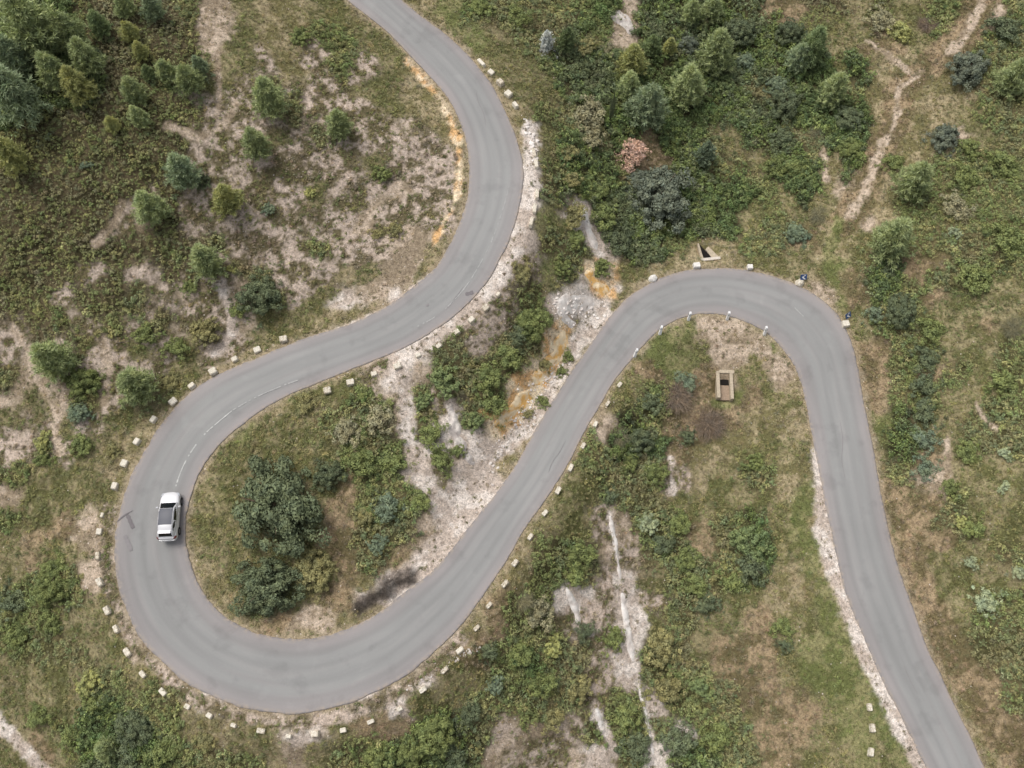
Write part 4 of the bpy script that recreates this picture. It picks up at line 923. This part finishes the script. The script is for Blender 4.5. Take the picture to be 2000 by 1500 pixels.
SM = {'sq': [stone_mesh(s_, .33, .27, .44) for s_ in (1, 2, 3)], 'lo': [stone_mesh(s_, .35, .20, .42) for s_ in (4, 5, 6)], 'sm': [stone_mesh(s_, .26, .18, .3) for s_ in (7, 8)],
      'kb': [stone_mesh(9, .52, .17, .3)]}
ORD = 'first second third fourth fifth sixth seventh eighth ninth tenth eleventh twelfth thirteenth fourteenth'.split()
LOOK = {'sq': 'squarish', 'lo': 'long narrow', 'sm': 'small worn', 'kb': 'low kerb-like'}
CHAINS = [
 ('on the outer side of the left approach, from its right end', 'guard stones along the left approach', [(553,662,'sq'),(501,682,'sq'),(458,700,'sq'),(415,725,'sq'),(374,753,'sq'),(336,783,'sq'),(299,819,'sq'),(267,862,'sq')]),
 ('on the verge left of the car, from the top', 'guard stones left of the car', [(241,904,'sq'),(223,949,'sq'),(198,1005,'sm'),(192,1037,'sq'),(190,1085,'lo'),(194,1136,'lo')]),
 ('around the lower left of the bend, from the top', 'guard stones at the lower left of the bend', [(209,1191,'lo'),(226,1228,'lo'),(247,1274,'lo'),(278,1317,'lo'),(317,1351,'lo'),(364,1380,'sm'),(407,1398,'sm'),(455,1416,'sm')]),
 ('below the big bend, from the left', 'guard stones below the bend', [(508,1427,'lo'),(563,1438,'sm'),(615,1433,'sq'),(669,1426,'sm'),(723,1409,'lo'),(780,1384,'sm'),(825,1346,'lo'),(868,1308,'lo'),(898,1270,'lo')]),
 ('right of the middle straight, from its lower end', 'guard stones right of the middle straight', [(931,1226,'lo'),(955,1182,'lo'),(986,1140,'lo'),(1006,1099,'lo'),(1036,1048,'lo'),(1064,1001,'lo'),(1090,957,'lo'),(1115,913,'lo'),(1139,870,'lo'),(1163,828,'lo'),(1187,787,'lo'),(1210,750,'lo')]),
 ('on gravel below the upper road, from the left', 'guard stones below the upper road', [(639,761,'sq'),(684,746,'sq'),(730,729,'sq'),(776,713,'sq'),(816,692,'sm'),(857,673,'sm'),(892,647,'sq'),(921,624,'sq'),(948,599,'sq'),(973,573,'sm')]),
 ('in grass right of the top curve, from the top', 'guard stones right of the top curve', [(959,139,'sq'),(977,160,'sq'),(993,182,'sq'),(1006,204,'lo')]),
 ('of the edging right of the top curve, from the top', 'edging stones of the top curve', [(940,120,'kb'),(1043,296,'kb'),(1047,318,'kb'),(1049,377,'kb'),(1044,405,'kb'),(1038,432,'kb')]),
 ('in grass left of the lower right road, from the top', 'guard stones near the bottom right', [(1700,1381,'lo'),(1705,1422,'lo'),(1702,1469,'lo')]),
]
rs = random.Random(12); base_stone = {}
for where, grp, L_ in CHAINS:
    for q, (px, py, t) in enumerate(L_):
        P = g1(px, py, .3); k = rung(px, py); a = math.atan2(TAN[k, 1], TAN[k, 0])+rs.gauss(0, .07)
        if 'bottom right' in grp: a = [1.65, 1.55, 1.3][q]
        if 'right of the top curve' in grp: a += .35
        o = bpy.data.objects.new('guard_stone' if t != 'kb' else 'edging_stone', rs.choice(SM[t])); col.objects.link(o)
        o.location = (P[0], P[1], P[2]-.02); o.rotation_euler = (rs.gauss(0, .08), rs.gauss(0, .08), a); s_ = rs.uniform(.88, 1.14)*1.02; o.scale = (s_, s_*rs.uniform(.9, 1.1), s_*rs.uniform(.7, 1.1))
        o['label'] = f"{LOOK[t]} limewashed stone, {ORD[q]} {where}"; o['category'] = 'guard stone' if t != 'kb' else 'edging stone'; o['group'] = grp
# single stones at the hairpin
def single(name, px, py, sx, sy, h, seed, rot, label, cat, mat='stone', round_=False):
    if round_:
        r = random.Random(seed); bm = bmesh.new(); bmesh.ops.create_icosphere(bm, subdivisions=2, radius=1)
        for v in bm.verts: v.co = Vector((v.co.x*sx, v.co.y*sy, max(v.co.z, -.3)*h))*(.88+.24*r.random())
        me = bpy.data.meshes.new(name); bm.to_mesh(me); bm.free(); me.materials.append(M[mat])
    else: me = stone_mesh(seed, sx, sy, h)
    P = g1(px, py, h*.6); o = link(name, me, label=label, category=cat); o.location = P; o.rotation_euler = (0, 0, rot); return o
M['whitepaint'] = mat_plain('white_lime_paint', lin(240, 236, 230), .8, .08, 10)
single('guard_stone', 1361, 518, .38, .3, .45, 21, .1, 'bright white guard stone beside the left end of the culvert parapet', 'guard stone').data.materials[0] = M['whitepaint']
single('guard_stone', 1465, 521, .3, .28, .4, 22, .05, 'white guard stone alone above the top of the hairpin', 'guard stone').data.materials[0] = M['whitepaint']
single('white_boulder', 1276, 542, .5, .42, .5, 23, .5, 'broken white boulder at the road edge left of the culvert', 'boulder', 'whitepaint', True)
single('round_boulder', 1563, 551, .5, .46, .45, 24, .2, 'pale round stone below a chevron sign on the hairpin', 'boulder', 'stone', True)
single('guard_stone', 1652, 632, .37, .36, .42, 25, .15, 'pale square stone on the right side of the hairpin', 'guard stone')
# low dry stone edging near the top curve
def rubble(name, pts, width, size, n_, mat, label, cat, seed, hs=.6, dens_h=.25):
    """a heap / line of broken rock as one thing"""
    r = np.random.RandomState(seed); Q = densify(pts, 2) if len(pts) > 2 else np.stack([np.linspace(pts[0][0], pts[1][0], 40), np.linspace(pts[0][1], pts[1][1], 40)], -1)
    q = Q[r.randint(0, len(Q), n_)]+r.normal(size=(n_, 2))*width*.5; G = ground(q[:, 0], q[:, 1]); bm = bmesh.new(); c0 = G.mean(0)
    G = G[road_near(G[:, 0], G[:, 1])[0] > .35]
    for p in G:
        s_ = size*(.35+r.rand()**2*1.3); b = bmesh.ops.create_icosphere(bm, subdivisions=2 if s_ > .35 else 1, radius=1)
        e = np.array([1, .6+.5*r.rand(), hs*(.6+.6*r.rand())])*s_; th = r.rand()*6.28; ph = r.rand(6)*6; 
        for v in b['verts']:
            x, y, z = v.co; m_ = 1+.22*math.sin(5*x+ph[0])*math.sin(4*y+ph[1])+.12*math.sin(9*z+ph[2]); 
            x = max(-.72, min(.72, x*m_)); y = max(-.7, min(.7, y*m_)); z = max(-.7, min(.62, z*m_))
            x, y, z = x*e[0], y*e[1], z*e[2]
            v.co = Vector((x*math.cos(th)-y*math.sin(th)+p[0]-c0[0], x*math.sin(th)+y*math.cos(th)+p[1]-c0[1], z+p[2]-c0[2]+s_*.05))
    me = bpy.data.meshes.new(name); bm.to_mesh(me); bm.free(); me.materials.append(M[mat]); o = link(name, me, label=label, category=cat); o.location = c0; return o
def rock_sheet(pts, width, h, mat, label, seed, steep=0.):
    Q = densify(pts, 2.2) if len(pts) > 2 else np.stack([np.linspace(pts[0][0], pts[1][0], 40), np.linspace(pts[0][1], pts[1][1], 40)], -1)
    T_ = np.gradient(Q, axis=0); T_ /= np.linalg.norm(T_, axis=1)[:, None]; Nn = np.c_[-T_[:, 1], T_[:, 0]]; m_ = len(Q); nv = max(9, int(width/1.3)|1)
    vv = np.linspace(-1, 1, nv); t_ = np.linspace(0, 1, m_); wv = width*np.sqrt(np.clip(4*t_*(1-t_)*1.6, .02, 1))*(.6+.9*vnoise(t_*m_/9., t_*0+seed, seed))
    PX = Q[:, None, 0]+Nn[:, None, 0]*vv[None]*wv[:, None]*.5; PY = Q[:, None, 1]+Nn[:, None, 1]*vv[None]*wv[:, None]*.5
    G = ground(PX.ravel(), PY.ravel()); D_ = fields(G[:, 0], G[:, 1])[1]; G = G.reshape(m_, nv, 3); x, y = G[..., 0], G[..., 1]
    rid = 1-np.abs(2*fbm(x/.9, y/.9, seed, 3)-1)*2.2; rid2 = 1-np.abs(2*fbm(x/.3, y/.3, seed+3, 2)-1)*1.8
    env = np.clip(1-np.abs(vv[None])**2.5, 0, 1)*np.clip(4*t_*(1-t_)*2, 0, 1)[:, None]
    dz = env*(h*(.3+.38*rid+.12*rid2)+steep*(vv[None]*.5))-.06*(1-env)-.02
    dz = np.where(D_.reshape(m_, nv) < .3, -.3, dz)
    dz = np.floor(dz/.12)*.12*.25+dz*.75
    G[..., 2] += dz; idx_ = np.arange(m_*nv).reshape(m_, nv)
    F_ = np.stack([idx_[:-1, :-1], idx_[1:, :-1], idx_[1:, 1:], idx_[:-1, 1:]], -1).reshape(-1, 4); c0 = G.reshape(-1, 3).mean(0)
    q_ = G.reshape(-1, 3)[F_]; 
    if np.cross(q_[:, 1]-q_[:, 0], q_[:, 2]-q_[:, 0])[:, 2].mean() < 0: F_ = F_[:, ::-1]
    me = mesh_np('rock_outcrop', G.reshape(-1, 3)-c0, F_, None, M[mat])
    o = link('rock_outcrop', me, label=label, category='rock outcrop'); o.location = c0
for a in [
 ([(1082,588),(1105,596),(1135,590),(1165,602)], 40, .26, 'rockw', 'bright white rock outcrop between the two roads', 2),
 ([(1090,598),(1103,622),(1125,640)], 24, .25, 'rockw', 'broken white rock below the bright outcrop', 3),
 ([(1103,640),(1094,682),(1070,720),(1040,758)], 28, .32, 'rocko', 'upper ochre rock bank above the middle straight', 4, .3),
 ([(1040,758),(1018,790),(990,815),(966,842)], 34, .32, 'rocko', 'lower orange ochre bank above the middle straight', 5, .3),
 ([(1148,522),(1160,552),(1192,574)], 24, .35, 'rocko', 'yellow ochre rocks below the green bush on the spur', 6),
 ([(1139,400),(1150,450),(1168,492)], 15, .35, 'rockw', 'narrow white rock gully right of the upper curve', 7),
 ([(880,788),(888,840),(905,880),(930,912)], 24, .35, 'rockg', 'grey rock slabs right of the white track', 8),
 ([(1190,1000),(1203,1070),(1213,1140)], 9, .25, 'rockw', 'top part of the long white rock streak on the lower slope', 9),
 ([(1214,1150),(1226,1230),(1238,1300)], 15, .28, 'rockw', 'middle part of the long white rock streak on the lower slope', 10),
 ([(1245,1330),(1262,1400),(1279,1490)], 8, .2, 'rockw', 'lower part of the long white rock streak on the lower slope', 11),
 ([(1104,1143),(1124,1190),(1131,1224)], 14, .3, 'rockw', 'short white rock streak left of the long one', 12),
 ([(1163,1380),(1180,1435)], 13, .3, 'rockw', 'white rocks near the bottom edge left of the streak', 13),
 ([(1190,25),(1222,42),(1235,72)], 24, .25, 'rockg', 'pale scree at the top edge above the woods', 14)]: rock_sheet(*a)
for a in [
 ('stone_edging', [(1025,232),(1033,255),(1040,285),(1048,310)], 7, .2, 60, 'rockw', 'loose line of pale rubble along the right verge of the top curve', 'rubble', 31),
 ('rubble', [(1085,600),(1120,610),(1165,612)], 30, .15, 130, 'rockw', 'fallen white stones around the bright outcrop', 'rubble', 32, .7),
 ('rubble', [(1100,700),(1060,745),(1000,830)], 22, .13, 150, 'rockw', 'small fallen stones below the ochre bank', 'rubble', 33, .7),
 ('rubble', [(945,1255),(800,1345)], 7, .1, 90, 'rockg', 'loose pale rubble along the outer verge at the bend exit', 'rubble', 45, .5),
 ('rubble', [(960,930),(985,860),(1040,800)], 14, .14, 90, 'rockg', 'loose rubble on the pale verge of the middle straight', 'rubble', 46, .5)]: rubble(*a)

# ------------------------------------------------------------------ marker posts, chevron signs
M['plastic'] = mat_plain('white_plastic', lin(250, 250, 250), .5, .02, 4)
M['blue'] = mat_plain('blue_sign', lin(66, 92, 140), .45, .03, 4); M['metal'] = mat_plain('galvanised', lin(140, 142, 144), .5, .08, 8, metal=.6)
def box(bm, x0, x1, y0, y1, z0, z1, bev=0):
    vs = [bm.verts.new((x, y, z)) for x in (x0, x1) for y in (y0, y1) for z in (z0, z1)]
    for f in ((0, 1, 3, 2), (4, 6, 7, 5), (0, 4, 5, 1), (2, 3, 7, 6), (0, 2, 6, 4), (1, 5, 7, 3)): bm.faces.new([vs[i_] for i_ in f])
def bobj(name, fn, mat, parent=None, bevel=0, smooth=False, **tags):
    bm = bmesh.new(); fn(bm); bmesh.ops.recalc_face_normals(bm, faces=bm.faces[:])
    if bevel: bmesh.ops.bevel(bm, geom=bm.edges[:], offset=bevel, segments=2, affect='EDGES')
    me = bpy.data.meshes.new(name); bm.to_mesh(me); bm.free(); me.materials.append(mat)
    if smooth: me.polygons.foreach_set('use_smooth', [True]*len(me.polygons))
    return link(name, me, parent, **tags)
first = None
for q, (px, py) in enumerate([(1240,693),(1290,649),(1346,621),(1422,620),(1495,650)]):
    P = g1(px, py, .5); k = rung(px, py); az_ = math.atan2(TAN[k, 1], TAN[k, 0])
    root = empty('marker_post', (P[0], P[1], P[2]-.02), az_, label=f'slim white marker post, {ORD[q]} from the left along the inside of the hairpin', category='marker post', group='marker posts inside the hairpin')
    root.rotation_euler = (R(-20)+rs.gauss(0, .04), R(6)+rs.gauss(0, .05), rs.gauss(0, .1))
    if first is None:
        def f_(bm):
            box(bm, -.13, .13, -.12, .12, 0, 1.0)
            for v in bm.verts:
                if v.co.z > .9: v.co.x *= .8; v.co.y *= .9; v.co.z += .12*(v.co.y > 0)
        pb = bobj('post', f_, M['plastic'], root, .008); rf_ = bobj('reflector', lambda bm: box(bm, -.134, .134, -.123, .123, .72, .76), M['metal'], root); first = (pb, rf_)
    else:
        for o in first: c_ = o.copy(); col.objects.link(c_); c_.parent = root
for q, (px, py, lb, ang) in enumerate([(1570,541,'blue and white chevron sign behind the pale round stone', .1), (1657,616,'blue and white chevron sign above the pale square stone', .6)]):
    P = g1(px, py, .6); root = empty('chevron_sign', (P[0], P[1], P[2]-.05), ang, label=lb, category='road sign', group=None) if False else empty('chevron_sign', (P[0], P[1], P[2]-.05), ang, label=lb, category='road sign')
    bobj('pole', lambda bm: bmesh.ops.create_cone(bm, segments=10, radius1=.03, radius2=.03, depth=.9, cap_ends=True), M['metal'], root).location = (0, .05, .42)
    pn = bobj('panel', lambda bm: box(bm, -.34, .34, -.015, .015, -.3, .3), M['blue'], root, .004); pn.location = (0, 0, .62); pn.rotation_euler = (R(-38), 0, 0)
    def chev(bm):
        for sg in (1, -1):
            vs = [bm.verts.new(p) for p in ((.24, -.022, .25*sg), (.06, -.022, .25*sg), (-.2, -.022, 0), (.0, -.022, 0))]; bm.faces.new(vs if sg > 0 else vs[::-1])
    bobj('chevron', chev, M['plastic'], pn)

def loft(bm, rings, cap=True):
    R_ = [[bm.verts.new(p) for p in ring] for ring in rings]; n_ = len(R_[0])
    for a, b in zip(R_[:-1], R_[1:]):
        for i_ in range(n_): bm.faces.new((a[i_], a[(i_+1) % n_], b[(i_+1) % n_], b[i_]))
    if cap: bm.faces.new(R_[0][::-1]); bm.faces.new(R_[-1])
# ------------------------------------------------------------------ culvert at the hairpin
M['conc'] = mat_plain('old_concrete', lin(196, 182, 160), .9, .2, 7); M['concw'] = mat_plain('whitewashed_parapet', lin(222, 212, 200), .85, .14, 6)
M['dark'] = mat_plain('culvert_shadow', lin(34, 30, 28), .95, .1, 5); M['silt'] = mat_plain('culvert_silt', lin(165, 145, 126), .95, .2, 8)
pc = g1(1386, 509); root = empty('culvert_inlet', (pc[0], pc[1], pc[2]), .12, label='stone culvert inlet with whitewashed parapet on the outside of the hairpin', category='culvert')
bobj('parapet', lambda bm: box(bm, -1.05, 1.05, -.16, .16, -.6, .42), M['concw'], root, .02)
bobj('channel_floor', lambda bm: loft(bm, [[(-.62, .17, -1), (.34, .17, -1), (-.75, 2.0, -1)], [(-.62, .17, .06), (.34, .17, .06), (-.75, 2.0, .16)]]), M['dark'], root)  # dark colour carries the shade inside the channel
bobj('apron_slab', lambda bm: loft(bm, [[(.30, .17, -1), (1.0, .17, -1), (.1, 1.5, -1), (-.22, 1.3, -1)], [(.30, .17, .10), (1.0, .17, .26), (.1, 1.5, .3), (-.22, 1.3, .14)]]), M['conc'], root)
bobj('wing_wall', lambda bm: loft(bm, [[(-.98, .17, -1), (-.64, .17, -1), (-.78, 2.0, -1), (-.95, 2.0, -1)], [(-.98, .17, .3), (-.64, .17, .22), (-.78, 2.0, .26), (-.95, 2.0, .3)]]), M['conc'], root)
po = g1(1414, 754); hz = po[2]+.72
root = empty('culvert_outlet', (po[0], po[1], hz), -.04, label='concrete culvert outlet with two side walls inside the hairpin', category='culvert')
bobj('left_wall', lambda bm: box(bm, -.92, -.58, -1.55, 1.05, -1.6, .12), M['conc'], root, .015).name = 'side_wall'
bobj('side_wall', lambda bm: box(bm, .42, .72, -1.65, 1.05, -1.6, .16), M['conc'], root, .015)
bobj('head_wall', lambda bm: box(bm, -1.0, .9, 1.06, 1.42, -1.6, .14), M['conc'], root, .02)
bobj('opening_shade', lambda bm: box(bm, -.575, .415, -.02, 1.05, -1.5, -.38), M['dark'], root)  # solid dark block; the mouth's shade is put into its colour
bobj('channel_floor', lambda bm: box(bm, -.575, .415, -1.6, -.03, -1.5, -.44), M['silt'], root, .01)

# ------------------------------------------------------------------ white car
M['paint_w'] = mat_plain('white_car_paint', lin(228, 228, 231), .3, .01, 3, .5, coat=.6)
M['glass'] = mat_plain('dark_glass', lin(30, 34, 40), .12, .02, 3, .6); M['roofglass'] = mat_plain('panoramic_roof', lin(66, 70, 84), .42, .03, 3, .5)
M['rubber'] = mat_plain('tyre_rubber', lin(42, 40, 42), .9, .05, 8); M['rim'] = mat_plain('alloy', lin(120, 120, 124), .4, .05, 8, metal=.7)
M['red'] = mat_plain('tail_red', lin(110, 34, 32), .3, .02, 3, .5); M['lamp'] = mat_plain('lamp_glass', lin(200, 205, 212), .2, .02, 3, .5); M['trim'] = mat_plain('black_trim', lin(45, 45, 48), .6, .03, 5)
BY = [-2.2,-2.14,-2.02,-1.8,-1.4,-.9,-.3,.3,.8,1.15,1.5,1.8,2.0,2.12,2.2]
BW = [.60,.75,.85,.895,.905,.905,.905,.905,.905,.90,.885,.84,.75,.62,.40]
BZ = [.78,.92,1.0,1.02,1.02,1.01,1.0,1.0,.99,.985,.96,.91,.85,.79,.66]
def body(bm):
    rings = []
    for y, w_, z in zip(BY, BW, BZ):
        ring = [(w_*.82, y, .24), (w_*.97, y, .36), (w_, y, .56), (w_*.985, y, z-.18), (w_*.93, y, z-.05), (w_*.80, y, z), (w_*.4, y, z+.03), (0, y, z+.04)]
        ring = ring+[(-x, yy, zz) for x, yy, zz in ring[-2::-1]]; rings.append(ring)
    loft(bm, rings)
GY = [-1.98,-1.66,-1.62,-1.0,-.3,.35,.5,1.12]; GZ = [1.03,1.44,1.47,1.52,1.54,1.50,1.46,1.02]; GB = [.74,.80,.81,.84,.85,.85,.84,.76]; GR = [.68,.60,.60,.63,.65,.64,.64,.70]
def gz(y): return np.interp(y, GY, GZ)
def gr(y): return np.interp(y, GY, GR)
def gb(y): return np.interp(y, GY, GB)
def top_pt(x, y, off=.0): return (x, y, gz(y)+.045*(1-(x/gr(y))**2)+off)
def cabin(bm):
    rings = []
    for y in sorted(set(GY)):
        z, b, r_ = gz(y), gb(y), gr(y); ring = [(b, y, .94), (b-(b-r_)*.15, y, min(z, 1.08)), (r_+.03, y, z-.03 if z > 1.1 else z-.01)]+[top_pt(r_*t, y) for t in (.97, .6, .25, 0)]
        ring = ring+[(-x, yy, zz) for x, yy, zz in ring[-2::-1]]; rings.append(ring)
    loft(bm, rings)
def patch(y0, y1, k0, k1, off, ny=6, nx_=8):
    def f_(bm):
        g = []
        for a in range(ny+1):
            y = y0+(y1-y0)*a/ny; k = k0+(k1-k0)*a/ny; dz = off
            g.append([bm.verts.new(top_pt(gr(y)*k*(2*b/nx_-1), y, dz)) for b in range(nx_+1)])
        for a in range(ny):
            for b in range(nx_): bm.faces.new((g[a][b], g[a][b+1], g[a+1][b+1], g[a+1][b]))
    return f_
def side(sg, y0, y1, s0, s1, off=.012, shrink=0.):
    def f_(bm):
        g = []; ny = 8
        for a in range(ny+1):
            y = y0+(y1-y0)*a/ny; row = []
            for s_ in (s0, s1-shrink*abs(2*a/ny-1)**3):
                z = 1.04+(gz(y)-.05-1.04)*s_; b = gb(y)-(gb(y)-gr(y)-.03)*((z-.94)/(gz(y)-.03-.94)); row.append(bm.verts.new((sg*(b+off), y, z)))
            g.append(row)
        for a in range(ny): bm.faces.new((g[a][0], g[a][1], g[a+1][1], g[a+1][0]))
    return f_
z0 = rz[rung(330, 1005)]; pf = to_plane(331.5, 966, z0+.75); pr_ = to_plane(328, 1044, z0+.75)
cc = (pf+pr_)/2; hd = math.atan2(pf[1]-pr_[1], pf[0]-pr_[0])-math.pi/2
cc = to_plane(331, 1008, z0+.6)
car = empty('parked_car', (cc[0], cc[1], z0+.03), R(3), label='white hatchback with dark glass roof driving round the left bend', category='car'); car.name = 'car'; car.scale = (.96, .96, .96)
bo = bobj('body', body, M['paint_w'], car, smooth=True); bobj('cabin', cabin, M['paint_w'], car, smooth=True)
for o in (bo,): 
    md = o.modifiers.new('s', 'SUBSURF'); md.levels = md.render_levels = 1
bobj('windscreen', patch(.53, 1.10, .90, 1.0, .012), M['glass'], car, smooth=True)
bobj('glass_roof', patch(-.98, .50, .95, .95, .012), M['roofglass'], car, smooth=True)
bobj('rear_window', patch(-1.95, -1.67, .88, .86, .012), M['glass'], car, smooth=True)
bobj('roof_spoiler', lambda bm: loft(bm, [[(x*.56*k, y, gz(-1.62)+.035+dz) for x, dz in ((-1, 0), (1, 0), (1, .03), (-1, .03))] for y, k in ((-1.76, .96), (-1.5, 1.0))]), M['paint_w'], car, .008)
for sg in (1, -1):
    bobj('side_window', side(sg, -.55, .78, .05, .93), M['glass'], car); bobj('side_window', side(sg, -1.55, -.62, .08, .9, shrink=.35), M['glass'], car)
    bobj('roof_rail', lambda bm: box(bm, sg*.63-.018, sg*.63+.018, -1.45, .25, 1.52, 1.56), M['rim'], car, .006)
    mi = bobj('mirror', lambda bm: box(bm, -.11, .11, -.07, .07, -.07, .07), M['paint_w'], car, .03, True); mi.location = (sg*1.0, .72, 1.06)
    bobj('headlight', lambda bm: loft(bm, [[(sg*.80, 1.75, .80), (sg*.875, 1.72, .80), (sg*.872, 1.74, .875), (sg*.79, 1.76, .93)], [(sg*.55, 2.13, .70), (sg*.76, 2.06, .68), (sg*.76, 2.05, .77), (sg*.58, 2.12, .80)]]), M['lamp'], car)
    bobj('tail_light', lambda bm: loft(bm, [[(sg*.62, -2.17, .80), (sg*.82, -2.09, .80), (sg*.80, -2.07, .97), (sg*.64, -2.1, .97)], [(sg*.84, -1.92, .82), (sg*.905, -1.88, .82), (sg*.87, -1.88, .99), (sg*.80, -1.92, 1.0)]]), M['red'], car)
    for y in (1.35, -1.35):
        wh = empty('wheel', (0, 0, 0)); wh.parent = car; wh.location = (sg*.82, y, .31); wh.rotation_euler = (0, math.pi/2, 0)
        bobj('tyre', lambda bm: bmesh.ops.create_cone(bm, segments=28, radius1=.32, radius2=.32, depth=.21, cap_ends=True), M['rubber'], wh, .015, True)
        bobj('rim', lambda bm: bmesh.ops.create_cone(bm, segments=10, radius1=.21, radius2=.21, depth=.222, cap_ends=True), M['rim'], wh)
        bobj('wheel_arch', lambda bm: bmesh.ops.create_cone(bm, segments=28, radius1=.37, radius2=.37, depth=.03, cap_ends=True), M['trim'], wh).location = (0, 0, sg*.078)
    bobj('door_handle', lambda bm: box(bm, sg*.895-.02, sg*.895+.02, .0, .16, .86, .885), M['rim'], car)
bobj('front_grille', lambda bm: box(bm, -.45, .45, 2.1, 2.205, .42, .56), M['trim'], car, .01)
bobj('rear_bumper', lambda bm: loft(bm, [[(x*.70, y, z) for x, z in ((-1, .4), (1, .4), (1, .72), (-1, .72))] for y in (-2.24, -2.0)]), M['paint_w'], car, .03)
bobj('licence_plate', lambda bm: box(bm, -.26, .26, -2.26, -2.245, .5, .61), M['plastic'], car)
for sx in (-.3, .25):
    w_ = bobj('wiper', lambda bm: loft(bm, [[(sx-.01, 1.06, gz(1.06)+.06), (sx+.01, 1.06, gz(1.06)+.06), (sx, 1.06, gz(1.06)+.07)], [(sx+.24, .86, gz(.86)+.065), (sx+.26, .86, gz(.86)+.065), (sx+.25, .86, gz(.86)+.075)]]), M['trim'], car)

# ------------------------------------------------------------------ light: overcast daylight
w = bpy.data.worlds.new('World'); sc.world = w; w.use_nodes = True; nt = w.node_tree; bg = nt.nodes['Background']
sky = nt.nodes.new('ShaderNodeTexSky'); sky.sky_type = 'NISHITA'; sky.sun_disc = False; sky.sun_elevation = R(62); sky.sun_rotation = R(310)
sky.air_density = 1.0; sky.dust_density = 4.0; sky.ozone_density = 1.0
bw = nt.nodes.new('ShaderNodeRGBToBW'); mx = nt.nodes.new('ShaderNodeMix'); mx.data_type = 'RGBA'; mx.inputs[0].default_value = .8
nt.links.new(sky.outputs[0], bw.inputs[0]); nt.links.new(sky.outputs[0], mx.inputs[6]); nt.links.new(bw.outputs[0], mx.inputs[7]); nt.links.new(mx.outputs[2], bg.inputs[0]); bg.inputs[1].default_value = .15
sl = bpy.data.lights.new('sun', 'SUN'); sl.energy = 1.38; sl.angle = R(28); sl.color = (1, .94, .86)
so = bpy.data.objects.new('sun', sl); col.objects.link(so)
el_, az = R(62), R(310)      # azimuth measured clockwise from +y
d = Vector((math.sin(az)*math.cos(el_), math.cos(az)*math.cos(el_), math.sin(el_))); so.rotation_euler = d.to_track_quat('Z', 'Y').to_euler()
sc.view_settings.view_transform = 'Standard'; sc.view_settings.look = 'None'; sc.view_settings.exposure = 0
sc.cycles.max_bounces = 4; sc.cycles.diffuse_bounces = 2
